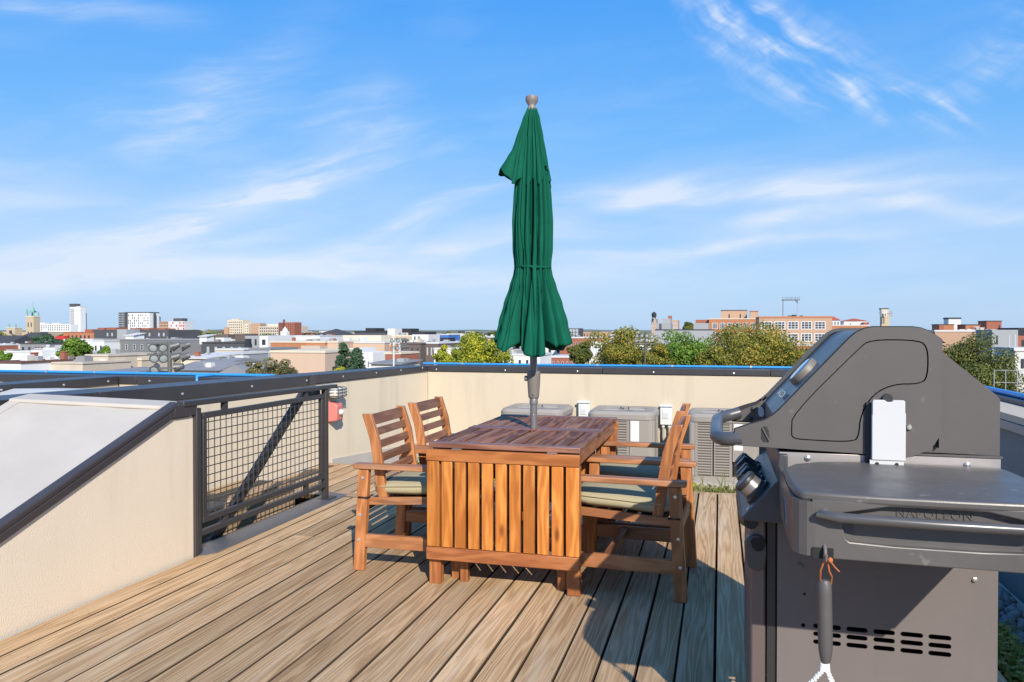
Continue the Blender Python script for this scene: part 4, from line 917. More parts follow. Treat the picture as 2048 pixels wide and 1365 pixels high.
# control panel with knobs
cpn = put('control_panel', MB().prism([(.064, .742), (.161, .854), (.166, .93), (.19, .93), (.19, .73), (.066, .733)], (0, 2.332, 0), (1, 0, 0), (0, 0, 1), (0, 1, 0), .635), mat('blue_grey_enamel', (0.055, 0.057, 0.063), 0.42), gr, bevel=0.003)
kn = Vector((-.756, 0, .655)); kc = lambda y: Vector((.114, y, .800))
put('panel_screw', MB().lathe([(.007, 0), (.006, .003), (0, .004)], (.082, 2.352, .764), kn, 12), silver, cpn, smooth=50)
def knob(y, s, big):
    c = kc(y)
    k = put('knob', MB().lathe([(.033 * s, .022), (.0325 * s, .042)] + ([(.0325 * s, .044)] if big else [(.0325 * s, .0525), (.033 * s, .056), (.029 * s, .058), (0, .057)]), c, kn, 28), mat('knob_silver', (.30, .28, .27), .32, metal=.7) if big else grill_dk, cpn, smooth=35)
    if big: put('knob_rim', MB().lathe([(.0335 * s, .0445), (.0345 * s, .050), (.034 * s, .057), (.030 * s, .060), (0, .059)], c, kn, 28), grill_dk, k, smooth=35)
    put('knob_bezel', MB().lathe([(.042 * s, 0), (.042 * s, .010), (.036 * s, .012), (.034 * s, .022), (.028 * s, .024)], c, kn, 28), grill_dk, k, smooth=35)
    put('knob_face', MB().lathe([(.030 * s, .0602), (.029 * s, .0625), (.025 * s, .0632), (.023 * s, .0618), (0, .0616)], c, kn, 28), grill_front, k, smooth=35)
    return k
for y, s, bg_ in ((2.41, 1.05, True), (2.53, .86, False), (2.60, .80, False), (2.74, .86, False), (2.82, .80, False)): knob(y, s, bg_)
tick = MB()
for y in (2.47, 2.53, 2.66, 2.72, 2.80, 2.87):
    for d in (0, .012): tick.beam(Vector((.148, y + d, .8395)) + kn * .001, Vector((.150, y + d + .006, .842)) + kn * .001, .002, .001, up=kn)
put('dial_marks', tick, white, cpn)
gril = MB()
for k in range(14): gril.box(.1655, .1675, 2.345 + .012 * k, 2.350 + .012 * k, .865, .925)
# cart
slots = []
def slot(x0, x1, zc, r_=.0068):
    o = []
    for k in range(7): a = R(90 + 180 * k / 6); o.append((x0 + r_ + r_ * math.cos(a), zc + r_ * math.sin(a)))
    for k in range(7): a = R(-90 + 180 * k / 6); o.append((x1 - r_ + r_ * math.cos(a), zc + r_ * math.sin(a)))
    return o
for zc in (.4335, .4105, .3875):
    for x0, x1 in ((.263, .338), (.352, .408), (.423, .479), (.493, .551), (.564, .622)): slots.append(slot(x0, x1, zc))
key = [(.236 + .006 * math.cos(2 * math.pi * k / 10), .432 + .006 * math.sin(2 * math.pi * k / 10)) for k in range(10)]
pin = [(.239 + .0035 * math.cos(2 * math.pi * k / 8), .523 + .0035 * math.sin(2 * math.pi * k / 8)) for k in range(8)]
curve_plate([[(.164, .075), (.735, .075), (.735, .89), (.164, .89)]] + slots + [key, pin], 2.362, .003, 'side_panel', grill_panel, gr, smooth=0)
put('back_panel', B(.728, .7345, 2.367, 2.955, .075, .89), grill_panel, gr)
put('far_panel', B(.140, .735, 2.957, 2.96, .075, .89), grill_panel, gr)
put('bottom_shelf', B(.14, .72, 2.37, 2.95, .08, .10), grill_dk, gr)
put('cart_frame', B(.136, .158, 2.364, 2.392, .075, .73), grill_dk, gr)
put('cart_frame', B(.155, .163, 2.369, 2.372, .075, .73), darkm, gr)
put('manifold', MB().tube([(.28, 2.42, .44), (.30, 2.42, .40), (.31, 2.44, .34)], .012, 8), mat('brass', (0.55, 0.40, 0.16), 0.35, metal=0.8), gr, smooth=60)
for x, z in ((.227, .606), (.678, .602)):
    put('bolt', MB().lathe([(.0075, 0), (.0075, .004), (.005, .005), (.005, .008), (0, .0085)], (x, 2.362, z), (0, -1, 0), 6), silver if x > .5 else grill_panel, gr)
door = put('door', MB().prism([(.090, .115), (.132, .115), (.132, .735), (.098, .735), (.090, .70)], (0, 2.364, 0), (1, 0, 0), (0, 0, 1), (0, 1, 0), .59), mat('brown_grey_door', (0.135, 0.108, 0.103), 0.38, metal=0.2), gr, bevel=0.006)
hd = MB().prism(chaikin([(.070, .684), (.134, .690), (.134, .586), (.092, .580), (.074, .606)], 2), (0, 2.352, 0), (1, 0, 0), (0, 0, 1), (0, 1, 0), .045)
put('door_handle', hd, mat('handle_grey', (0.06, 0.058, 0.058), 0.4), door, smooth=40, bevel=0.004)
put('handle_recess', MB().prism(chaikin([(.086, .679), (.128, .683), (.128, .642), (.096, .640)], 1), (0, 2.3505, 0), (1, 0, 0), (0, 0, 1), (0, 1, 0), .0012), darkm, door)
put('drip_lip', MB().tube([(.090, 2.345, .728), (.078, 2.40, .722), (.078, 2.90, .722)], .022, 12), grill_dk, gr, smooth=60)
for x in (.17, .69):
    for y in (2.42, 2.90):
        cs = put('caster', MB().lathe([(.036, -.014), (.036, .014)], (x, y, .036), (0, 1, 0), 20), grill_dk, gr, smooth=40)
        put('caster_fork', B(x - .02, x + .02, y - .022, y + .022, .05, .078), steel, cs)

# folding side shelf with recessed end, towel bar and cast lettering
SY0, SY1, SZ0, SZ1, SX0, SX1 = 1.865, 2.352, .768, .916, .168, .745
sh = put('side_shelf', MB().prism(chaikin([(SX0, SY1), (SX0 - .004, SY0 + .05), (SX0 + .03, SY0), (SX1 - .03, SY0), (SX1, SY0 + .05), (SX1, SY1 - .02), (SX1 - .03, SY1)], 2), (0, 0, SZ1 - .022), (1, 0, 0), (0, 1, 0), (0, 0, 1), .022), grill_shelf, gr, bevel=0.007, seg=3)
sb = MB(); RX0, RX1 = .268, .660; RY = SY0 + .026
curve_plate([[(SX0 + .040, SZ0 + .003), (SX1 - .02, SZ0), (SX1 - .006, SZ0 + .015), (SX1 - .006, SZ1 - .018), (SX0 + .040, SZ1 - .018)], inset(chaikin([(RX0, SZ0 + .050), (RX0 + .02, SZ0 + .034), (RX1 - .02, SZ0 + .034), (RX1, SZ0 + .050), (RX1, SZ1 - .020), (RX0, SZ1 - .020)], 1), 0.0)], SY0 + .006, .010, 'shelf_face', grill_shelf, sh, bevel=0.003)
def wall_strip(pts, z0, z1, th):
    g = MB(); ins = inset(pts + [(pts[-1][0], pts[0][1])], th)[:len(pts)]
    for k in range(len(pts) - 1):
        a, b, c, d = pts[k], pts[k + 1], ins[k + 1], ins[k]; g.hexa([(a[0], a[1], z0), (b[0], b[1], z0), (c[0], c[1], z0), (d[0], d[1], z0), (a[0], a[1], z1), (b[0], b[1], z1), (c[0], c[1], z1), (d[0], d[1], z1)])
    return g
put('shelf_corner', wall_strip([(SX0 - .002, SY1 - .01), (SX0 - .004, SY0 + .06), (SX0 - .001, SY0 + .036), (SX0 + .010, SY0 + .018), (SX0 + .026, SY0 + .006), (SX0 + .044, SY0 + .0025), (SX0 + .085, SY0 + .0025)], SZ0 + .003, SZ1 - .0205, .012), grill_shelf, sh, smooth=60)
put('shelf_side', B(SX1 - .02, SX1 - .004, SY0 + .03, SY1 - .005, SZ0 + .006, SZ1 - .02), grill_shelf, sh)
rec = MB()
rec.hexa([(RX0 + .028, RY, SZ0 + .012), (RX1 - .028, RY, SZ0 + .012), (RX1 - .028, RY + .006, SZ0 + .012), (RX0 + .028, RY + .006, SZ0 + .012), (RX0 + .028, RY, SZ1 - .023), (RX1 - .028, RY, SZ1 - .023), (RX1 - .028, RY + .006, SZ1 - .023), (RX0 + .028, RY + .006, SZ1 - .023)])
rec.hexa([(RX0, SY0 + .0165, SZ0 + .012), (RX0 + .028, RY, SZ0 + .012), (RX0 + .028, RY + .006, SZ0 + .012), (RX0 - .004, SY0 + .020, SZ0 + .012), (RX0, SY0 + .0165, SZ1 - .0235), (RX0 + .028, RY, SZ1 - .0235), (RX0 + .028, RY + .006, SZ1 - .0235), (RX0 - .004, SY0 + .020, SZ1 - .0235)])
rec.hexa([(RX1 - .028, RY, SZ0 + .012), (RX1, SY0 + .0165, SZ0 + .012), (RX1 + .004, SY0 + .020, SZ0 + .012), (RX1 - .028, RY + .006, SZ0 + .012), (RX1 - .028, RY, SZ1 - .0235), (RX1, SY0 + .0165, SZ1 - .0235), (RX1 + .004, SY0 + .020, SZ1 - .0235), (RX1 - .028, RY + .006, SZ1 - .0235)])
put('recess', rec, grill_shelf, sh)
put('recess_floor', MB().hexa([(RX0 - .01, SY0 + .0165, SZ0 + .006), (RX1 + .01, SY0 + .0165, SZ0 + .006), (RX1 - .02, RY + .004, SZ0 + .006), (RX0 + .02, RY + .004, SZ0 + .006), (RX0 - .01, SY0 + .0165, SZ0 + .033), (RX1 + .01, SY0 + .0165, SZ0 + .033), (RX1 - .02, RY + .004, SZ0 + .045), (RX0 + .02, RY + .004, SZ0 + .045)]), grill_shelf, sh)
put('towel_bar', MB().tube([(SX0 + .068, SY0 + .012, .871), (SX0 + .052, SY0 - .012, .870), (SX0 + .09, SY0 - .022, .868), (.45, SY0 - .024, .8655), (SX1 - .09, SY0 - .022, .8645), (SX1 - .052, SY0 - .010, .8645), (SX1 - .06, SY0 + .012, .865)], .0115, 14), mat('bar_grey', (0.075, 0.072, 0.072), 0.3, spec=0.6), sh, smooth=70)
Mt = Matrix(((1, 0, 0, .461), (0, 0, -1, RY - .0008), (0, 1, 0, .8765), (0, 0, 0, 1)))
text_obj('NAPOLEON', .027, .0014, Mt, 'cast_lettering', grill_shelf, sh)
put('badge', MB().prism(chaikin([(2.06, .79), (2.10, .785), (2.16, .835), (2.12, .855)], 1), (SX0 - .0045, 0, 0), (0, 1, 0), (0, 0, 1), (1, 0, 0), .004), chrome, sh)
put('underside', B(SX0 + .02, SX1 - .024, SY0 + .03, SY1 - .02, SZ0 + .001, SZ0 + .0055), grill_shelf, sh)
put('hook_slot', B(.205, .250, SY0 - .0015, SY0 + .02, SZ0 + .0, SZ0 + .024), darkm, sh)
put('hook', MB().tube([(.231, SY0 + .004, .797), (.231, SY0 - .012, .792), (.231, SY0 - .016, .783), (.231, SY0 - .014, .774), (.231, SY0 - .026, .772), (.231, SY0 - .028, .784)], .004, 8), grill_panel, sh, smooth=60)

# brush hanging from the hook
BY = SY0 - .020
br = thing('grill_brush', 'grey handled grill brush hanging by an orange cord from the shelf hook', 'grill brush', (.236, BY, .45))
put('handle', MB().lathe([(.0, .0), (.010, .001), (.0125, .010), (.0155, .032), (.0160, .06), (.0158, .16), (.0150, .182), (.0110, .190), (.0, .192)], (.236, BY + .03, .527), (-.02, 0, 1), 22), mat('grey_rubber', (0.085, 0.08, 0.078), 0.5, vary=0.12, vscale=30), br, smooth=50)
def twisted(p, r0, r1, n=26):
    out = []
    P_ = [Vector(q) for q in p]; seg = len(P_) - 1
    for s in range(2):
        pts = []
        for k in range(n * seg + 1):
            t = k / n; i = min(int(t), seg - 1); f = t - i; c = P_[i].lerp(P_[i + 1], f); a = k * .62 + math.pi * s
            pts.append(c + Vector((math.cos(a), math.sin(a), 0)) * r0)
        out.append(pts)
    return out
wm = MB()
for path in ([(.231, BY + .03, .528), (.229, BY + .03, .507), (.204, BY + .03, .475), (.178, BY + .03, .452)], [(.238, BY + .03, .528), (.240, BY + .03, .507), (.256, BY + .03, .470), (.275, BY + .03, .440)]):
    for pts in twisted(path, .0030, .002): wm.tube(pts, .0036, 5)
put('twisted_wire', wm, rope_w, br, smooth=60)
put('bristle_head', MB().tube([(.172, BY + .03, .447), (.20, BY + .03, .412), (.25, BY + .03, .408), (.280, BY + .03, .434)], .022, 12), silver, br, smooth=50)
cd = MB()
cd.tube([(.232, BY + .004, .778), (.221, BY + .004, .745), (.222, BY + .02, .720), (.228, BY + .03, .706), (.236, BY + .03, .702), (.247, BY + .03, .708), (.246, BY + .016, .730), (.239, BY + .004, .745), (.234, BY + .002, .776)], .0020, 6)
cd.lathe([(.0, -.007), (.006, -.003), (.0055, .004), (0, .007)], (.240, BY - .004, .772), n=8)
cd.tube([(.240, BY - .004, .770), (.250, BY - .006, .757), (.259, BY - .004, .748)], .0018, 6)
put('cord', cd, orange_cord, br, smooth=60)

# ------------------------------------------------------------------ the city beyond the parapet
FOC, HZN = 1536.0, 663.0
CY, SY_ = math.cos(YAW), math.sin(YAW)
def bearing(px):
    """unit-depth ground direction of a bearing given in photograph columns"""
    u = (px - 1024) / FOC; return u * CY - SY_, u * SY_ + CY
def zat(row, D): return EYE + (HZN - row) / FOC * D
def spot(px, D): a, b = bearing(px); return a * D, b * D
def cm(name, col, rough=0.85, vary=0.10, vs=0.5): return mat('city_' + name, col, rough, spec=0.25, vary=vary, vscale=vs)
M_ = dict(brick=cm('red_brick', (.30, .11, .07)), obrick=cm('orange_brick', (.40, .17, .085)), dbrick=cm('dark_brick', (.17, .075, .06)), tbrick=cm('tan_brick', (.42, .27, .18)),
          tan=cm('tan_render', (.50, .43, .34), vary=.22), beige=cm('beige_siding', (.50, .40, .31), vary=.05), peach=cm('peach_siding', (.52, .38, .28), vary=.05), cream=cm('cream_wall', (.60, .52, .40)), stone=cm('tan_stone', (.46, .37, .26)),
          grey=cm('mid_grey_siding', (.155, .16, .165), vary=.05), lgrey=cm('light_grey_siding', (.30, .31, .32), vary=.05), dgrey=cm('charcoal_siding', (.075, .078, .085), vary=.06), vdark=cm('near_black_cladding', (.035, .036, .042)),
          brown=cm('brown_cladding', (.125, .10, .09), vary=.06), white=cm('white_wall', (.68, .68, .67), vary=.04), offw=cm('off_white_wall', (.56, .55, .53), vary=.06), red=cm('red_panel', (.50, .04, .045)), roofg=cm('grey_roof', (.22, .22, .23), vary=.25), roofd=cm('dark_roof', (.06, .06, .065)),
          roofw=cm('pale_roof', (.55, .54, .52)), tile=cm('red_tile', (.40, .09, .055)), blue=cm('blue_panel', (.05, .16, .45)), green=cm('verdigris', (.18, .36, .30)), rust=cm('rust_roof', (.13, .065, .045)))
pane = mat('dark_pane', (.035, .042, .055), .12, spec=.6); paneb = mat('pale_pane', (.30, .34, .38), .15, spec=.6); fram_w = cm('white_frame', (.62, .62, .6)); fram_d = cm('dark_frame', (.05, .05, .055))
wcache = {}
def win_mesh(w, h, kind):
    k = (round(w, 2), round(h, 2), kind)
    if k in wcache: return wcache[k]
    f = max(.05, min(w, h) * .09); mb = MB(); fm, gm_ = {'w': (fram_w, pane), 'd': (fram_d, pane), 'p': (fram_w, paneb), 'g': (fram_w, pane), 's': (pane, pane), 'r': (M_['red'], M_['red']), 'x': (M_['vdark'], M_['vdark'])}[kind]
    mb.box(-w / 2, w / 2, -.05, .02, 0, f).box(-w / 2, w / 2, -.05, .02, h - f, h).box(-w / 2, -w / 2 + f, -.049, .02, f, h - f).box(w / 2 - f, w / 2, -.049, .02, f, h - f)
    mb.box(-w / 2 + f, w / 2 - f, -.015, .02, f, h - f, 1)
    if kind == 'g':
        for q in (-.17, .17): mb.box(w * q - f * .3, w * q + f * .3, -.04, -.016, f, h - f)
        for q in (.33, .66): mb.box(-w / 2 + f, w / 2 - f, -.039, -.016, h * q - f * .3, h * q + f * .3)
    elif kind in 'wd' and h > w * .8: mb.box(-w / 2 + f, w / 2 - f, -.035, -.016, h / 2 - f * .4, h / 2 + f * .4)
    wcache[k] = mb.mesh('window', [fm, gm_]); return wcache[k]
def grid(t, x0, x1, y, zt, spec, face='f', seed=0):
    """windows of a wall: (columns, rows, width share, height m, top margin m, row pitch m, kind, share from, share to, fill)"""
    nx, nz, ws, h, top, pitch, kind = spec[:7]; a, b = (spec[7], spec[8]) if len(spec) > 8 else (.04, .96); fill = spec[9] if len(spec) > 9 else 1.0
    r = random.Random(seed + int(abs(x0) * 10)); L = x1 - x0; step = L * (b - a) / nx; me = win_mesh(step * ws, h, kind); o0 = ORG[t.name]
    for j in range(nz):
        for i in range(nx):
            if r.random() > fill: continue
            c = x0 + L * a + step * (i + .5)
            p = Vector((c, y, zt - top - h - pitch * j)) if face == 'f' else Vector((y, c, zt - top - h - pitch * j))
            place('window', me, p - o0, t, 0 if face == 'f' else math.pi / 2 if face == 'r' else -math.pi / 2)
def extent(px0, px1, D):
    Y = bearing((px0 + px1) / 2)[1] * D; a0, b0 = bearing(px0); a1, b1 = bearing(px1); return Y * a0 / b0, Y * a1 / b1, Y
def block(t, name, px0, px1, row, D, dep, m, zb=-12.0, wins=(), side=(), cap=None, caph=.35, roof=None, back=0.0):
    m = m if m is not None else M_['tan']
    x0, x1, Y = extent(px0, px1, D); Y += back; zt = zat(row, D)
    put(name, B(x0, x1, Y, Y + dep, zb, zt), m, t)
    for s in wins: grid(t, x0, x1, Y, zt, s)
    for s in side:
        if (px0 + px1) / 2 < 1440: grid(t, Y, Y + dep, x1, zt, s, 'r')
        else: grid(t, Y, Y + dep, x0, zt, s, 'l')
    if cap: put('roof_edge', B(x0 - .12, x1 + .12, Y - .12, Y + dep + .12, zt + .003, zt + caph), cap, t)
    if roof:
        k, h, rm = roof; o = .35; q = [(x0 - o, Y - o), (x1 + o, Y - o), (x1 + o, Y + dep + o), (x0 - o, Y + dep + o)]
        if k == 'hip': rd = [(x0 + dep * .4, Y + dep / 2), (x1 - dep * .4, Y + dep / 2)] if x1 - x0 > dep * .8 + .1 else [((x0 + x1) / 2 - .02, Y + dep / 2), ((x0 + x1) / 2 + .02, Y + dep / 2)]
        elif k == 'ridge': rd = [(x0 - o, Y + dep / 2), (x1 + o, Y + dep / 2)]
        else: rd = None
        z = zt + .004
        if rd: put('roof', MB().add([(*p, z) for p in q] + [(*p, z + h) for p in rd], [(0, 1, 5, 4), (2, 3, 4, 5), (1, 2, 5), (3, 0, 4), (3, 2, 1, 0)]), rm, t)
        elif k == 'gable':
            xm = (x0 + x1) / 2; put('roof', MB().add([(*p, z) for p in q] + [(xm, Y - o, z + h), (xm, Y + dep + o, z + h)], [(0, 3, 5, 4), (1, 4, 5, 2), (0, 4, 1), (3, 2, 5), (0, 1, 2, 3)]), rm, t)
            put('gable_wall', MB().prism([(x0, 0), (x1, 0), (xm, h * .93)], (0, Y - .01, z - .002), (1, 0, 0), (0, 0, 1), (0, 1, 0), .2), m, t)
        elif k == 'shed': put('roof', MB().hexa([(*q[0], z), (*q[1], z), (*q[2], z + h - .15), (*q[3], z + h - .15), (*q[0], z + .15), (*q[1], z + .15), (*q[2], z + h), (*q[3], z + h)]), rm, t)
    return x0, x1, Y, zt
def clutter(t, e, dep, n, seed, h=.9):
    r = random.Random(seed); x0, x1, Y, zt = e
    for i in range(n):
        w = r.uniform(.5, 1.4); x = r.uniform(x0 + .8, x1 - 1.2); y = Y + r.uniform(.8, max(.9, dep - 2)); hh = h * r.uniform(.4, 1)
        k = r.random()
        if k < .6: put('roof_unit', MB().box(x, x + w, y, y + w, zt + .01, zt + hh).box(x + w * .1, x + w * .9, y + w * .1, y + w * .9, zt + hh, zt + hh + .08), r.choice([M_['lgrey'], M_['offw'], M_['roofg']]), t)
        elif k < .8: put('vent_pipe', MB().tube([(x, y, zt), (x, y, zt + hh * 1.1)], .10, 6), M_['lgrey'], t)
        else: put('chimney', MB().box(x, x + .7, y, y + .5, zt + .01, zt + hh * 1.3).box(x - .06, x + .76, y - .06, y + .56, zt + hh * 1.3, zt + hh * 1.3 + .12), r.choice([M_['brick'], M_['tan']]), t)
def bld(name, label, cat, px0, px1, row, D, dep, m, wins=(), side=(), cap=None, caph=.35, roof=None, blocks=(), junk=0, group=None):
    x, y = spot((px0 + px1) / 2, D); t = thing(name, label, cat, (x, y, -12.0), group)
    e = block(t, 'wall', px0, px1, row, D, dep, M_[m] if isinstance(m, str) else m, wins=wins, side=side, cap=M_[cap] if cap else None, caph=caph, roof=(roof[0], roof[1], M_[roof[2]]) if roof else None)
    for b in blocks:
        kw = dict(b[7]) if len(b) > 7 else {}
        if kw.get('cap'): kw['cap'] = M_[kw['cap']]
        if kw.get('roof'): kw['roof'] = (kw['roof'][0], kw['roof'][1], M_[kw['roof'][2]])
        block(t, b[0], b[1], b[2], b[3], D * b[4] if b[4] < 3 else b[4], b[5], M_[b[6]], zb=kw.pop('zb', e[3] - .3 if b[3] < row else -12.0), **kw)
    if junk: clutter(t, e, dep, junk, int(px0) * 7 + junk)
    return t
AB = 'building'
# --- skyline
bld('tower_block', 'tall slim white tower standing alone on the skyline', AB, 140, 160, 613, 1600, 18, 'offw', wins=[(4, 13, .5, 2.4, 6, 3.6, 's', .05, .5)], blocks=[('crown', 139, 152, 608, 1.0, 12, 'dgrey'), ('lift_core', 149, 161, 616, .99, 14, 'white', dict(zb=-12))])
bld('apartment_slab', 'long low white apartment slab left of the slim tower', AB, 71, 141, 649, 1250, 16, 'white', wins=[(15, 3, .5, 2.0, 1.5, 3.3, 'd', .02, .98, .8)], blocks=[('roof_house', 76, 90, 646, 1.01, 8, 'offw'), ('roof_house', 104, 118, 646.5, 1.01, 8, 'offw')])
bld('apartment_block', 'white high rise with scattered dark window slots and charcoal end', AB, 250, 299, 626.5, 880, 16, 'white', wins=[(12, 6, .42, 2.2, 1.6, 3.0, 'x', .04, .98, .55)], cap='dgrey', caph=1.1, blocks=[('dark_end', 237.5, 250, 625.5, 1.0, 15, 'dgrey', dict(zb=-12, wins=[(4, 7, .5, 1.3, 1.5, 2.6, 'p')])), ('wing', 299, 307, 631, 1.01, 12, 'white', dict(zb=-12)), ('fin', 307, 308.6, 627, 1.0, 3, 'dgrey', dict(zb=-12))])
bld('apartment_block', 'pale high rise with bright red panels right of the white one', AB, 337, 369, 643, 800, 14, 'offw', wins=[(9, 5, .62, 2.0, .8, 2.9, 'r', .0, 1, .58)], blocks=[('wing', 318, 337, 643, 1.02, 14, 'tbrick', dict(zb=-12, wins=[(6, 4, .5, 1.5, 1, 3, 'd')])), ('penthouse', 347, 365, 637, 1.01, 8, 'dgrey')])
bld('church', 'stone church with a tall square tower carrying green statues', 'church', 0, 56, 664, 430, 26, 'stone', wins=[(5, 1, .3, 2.2, 2.0, 4, 's')])
ct = bpy.data.objects['church']
x0, x1, Y, zt = block(ct, 'tower', 52, 67.5, 634.5, 420, 4.2, M_['stone'], wins=[(2, 2, .3, 2.4, 3.0, 5.0, 's', .1, .9)], cap=M_['cream'], caph=.5)
for cx in (x0 + .5, x1 - .5):
    for cyy in (Y + .5, Y + 3.6): put('pillar', B(cx - .25, cx + .25, cyy - .25, cyy + .25, zt + .5, zt + 2.6), M_['green'], ct)
put('cupola', MB().lathe([(2.0, 0), (2.0, .4), (1.1, .8), (.5, 2.2), (.12, 3.4), (.10, 6.0), (0, 6.2)], ((x0 + x1) / 2, Y + 2.1, zt + 2.6), n=10), M_['green'], ct, smooth=40)
for cx, q in ((x0 + .2, 3.4), (x1 - .2, 4.0)): put('statue', MB().lathe([(.30, 0), (.42, .5), (.30, 1.2), (.42, 1.6), (.16, 1.9), (.24, 2.15), (0, 2.4)], (cx, Y + .5, zt + q - 1), n=8), M_['green'], ct, smooth=60)
x0, x1, Y, zt = block(ct, 'low_tower', 13, 30, 657, 415, 4.5, M_['stone'], wins=[(1, 1, .35, 1.8, 1.2, 4, 's')], cap=M_['cream'], caph=.4)
for cx in (x0 + .6, x1 - .6): put('statue', MB().lathe([(.4, 0), (.3, 1.0), (.5, 1.6), (.2, 2.0), (0, 2.6)], (cx, Y + 1, zt + .4), n=8), M_['green'], ct, smooth=60)
bld('brick_hall', 'red brick gabled hall with dark hipped roof before the church', AB, 20, 72, 682, 330, 12, 'brick', roof=('hip', 3.6, 'roofd'), wins=[(2, 1, .3, 1.7, 3.0, 4, 'w', .2, .95)], blocks=[('dormer', 28, 46, 690, .97, 3, 'white', dict(zb=-12, wins=[(2, 1, .4, 1.4, .8, 3, 'd')])), ('dormer', 56, 74, 690, .97, 3, 'white', dict(zb=-12, wins=[(2, 1, .4, 1.4, .8, 3, 'd')]))])
bld('brick_rowhouse', 'dark red brick house at the left edge of the view', AB, -40, 12, 690, 250, 14, 'dbrick', roof=('ridge', 3, 'roofd'))
bld('tower_block', 'beige stepped tower block in the middle of the skyline', AB, 455, 486, 640.5, 900, 16, 'cream', wins=[(7, 6, .45, 1.7, 1.8, 3.0, 's')], blocks=[('wing', 486, 497, 649, 1.0, 14, 'cream', dict(zb=-12, wins=[(3, 4, .4, 1.6, 1.6, 3, 's')])), ('wing', 448, 456, 655, 1.0, 14, 'tbrick', dict(zb=-12)), ('roof_house', 462, 478, 638.5, 1.01, 6, 'tan')])
bld('office_block', 'beige office cluster with flat roofs left of the red brick tower', AB, 517, 559, 653, 860, 18, 'tan', wins=[(9, 3, .5, 1.6, 1.5, 3.2, 's')], blocks=[('upper', 502, 520, 647, 1.02, 12, 'tbrick', dict(zb=-12)), ('upper', 535, 556, 648.5, 1.02, 10, 'cream')])
bld('tower_block', 'square red brick tower with chimney on the skyline', AB, 566, 589, 645, 800, 14, 'brick', wins=[(5, 5, .35, 1.3, 1.4, 2.2, 'd')], blocks=[('wing', 557, 566, 645.5, 1.0, 12, 'dbrick', dict(zb=-12)), ('chimney', 566, 568, 639.5, 1.01, 2, 'dbrick')])
bld('tower_block', 'small tan block leaning on the right of the brick tower', AB, 590, 604, 653, 900, 14, 'tan', wins=[(4, 3, .4, 1.5, 1.5, 2.8, 's')])
bld('observatory', 'little white domed turret in front of the brick tower', AB, 561, 573, 663, 500, 3.6, 'white', blocks=[])
ob = bpy.data.objects['observatory']; ox, oy = spot(567, 500)
put('dome', MB().lathe([(1.8, 0), (1.7, .8), (1.2, 1.6), (.6, 2.1), (.3, 2.8), (0, 3.0)], (ox, oy + 1.9, EYE + .01), n=14), M_['white'], ob, smooth=50)
# --- middle distance, left
bld('school_block', 'orange brick block with long dark roofline in the middle distance', AB, 127, 188, 666, 300, 20, 'obrick', wins=[(6, 1, .4, 1.2, 1.0, 3, 's', .1, .9)], cap='brick', blocks=[('wing', 111, 128, 672.5, 1.0, 12, 'red', dict(zb=-12)), ('penthouse', 170, 184, 659, 1.02, 8, 'brick')])
bld('apartment_building', 'long charcoal block with red brick roof houses behind the grey houses', AB, 188, 337, 660, 290, 18, 'dgrey', wins=[(15, 2, .32, 1.2, 1.2, 2.3, 'p', .03, .97, .8)], blocks=[('roof_house', 195, 208, 656, 1.02, 6, 'brick'), ('roof_house', 213, 232, 655.5, 1.02, 6, 'brick'), ('roof_house', 262, 276, 656.5, 1.02, 6, 'brick'), ('roof_house', 284, 298, 656.5, 1.02, 6, 'brick'), ('roof_house', 316, 330, 657.5, 1.02, 6, 'brick')])
bld('grey_rowhouses', 'wide mid grey clad rowhouse block with stair tower', AB, 208, 402, 681, 205, 14, 'grey', wins=[(7, 1, .30, 1.5, 1.1, 3, 'w', .04, .60), (5, 1, .25, 1.8, 4.4, 3, 'w', .3, .66)], cap='roofg', blocks=[('stair_tower', 234, 253, 659, 1.02, 5, 'lgrey', dict(zb=-12)), ('roof_hut', 251, 267, 672, 1.01, 4, 'white', dict(roof=('shed', .8, 'roofw')))], junk=9)
bld('white_house', 'narrow white house with a dark window beside the grey block', AB, 184, 208, 684, 203, 12, 'white', wins=[(2, 1, .35, 2.2, 1.0, 3, 'd', .1, .95)], cap='offw')
bld('dark_rowhouses', 'charcoal rowhouses with a row of pale windows and roof terraces', AB, 404, 489, 687, 190, 14, 'dgrey', wins=[(5, 1, .28, 1.6, .9, 3, 'p', .05, .98)], cap='roofd', blocks=[('roof_house', 430, 456, 669, 1.05, 6, 'brown', dict(zb=-12)), ('roof_house', 468, 490, 668, 1.06, 6, 'brown', dict(zb=-12)), ('parapet_box', 431, 448, 676, 1.03, 3, 'white'), ('roof_hut', 399, 413, 674, 1.02, 3, 'white', dict(roof=('shed', .6, 'roofw')))], junk=6)
bld('grey_house', 'light grey house with two tall windows and dark stair box', AB, 490, 519, 672, 185, 12, 'lgrey', wins=[(2, 2, .3, 1.5, .8, 2.6, 'd', .1, .95)], blocks=[('stair_box', 490, 498, 678, .985, 1.0, 'vdark', dict(zb=-12))])
bld('white_house', 'white house with two stacked windows between grey and orange houses', AB, 519, 536, 672, 184, 12, 'white', wins=[(1, 2, .45, 1.3, .9, 2.4, 'd')])
bld('grey_house', 'pale grey lower terrace with slim white windows', AB, 499, 541, 700, 150, 10, 'lgrey', wins=[(4, 1, .3, 1.1, .8, 2.5, 'p', .1, .95)], cap='roofg')
bld('beige_house', 'beige rear wing below the charcoal rowhouses', AB, 431, 487, 701, 165, 9, 'tan', wins=[(2, 1, .16, 1.6, .8, 2.5, 'd', .05, .5)], cap='roofw')
bld('grey_house', 'blue grey clad box beside the beige rear wing', AB, 443, 486, 709, 140, 8, 'lgrey', wins=[(2, 1, .12, 1.2, 1.6, 2.5, 'p', .3, .9)], cap='roofw')
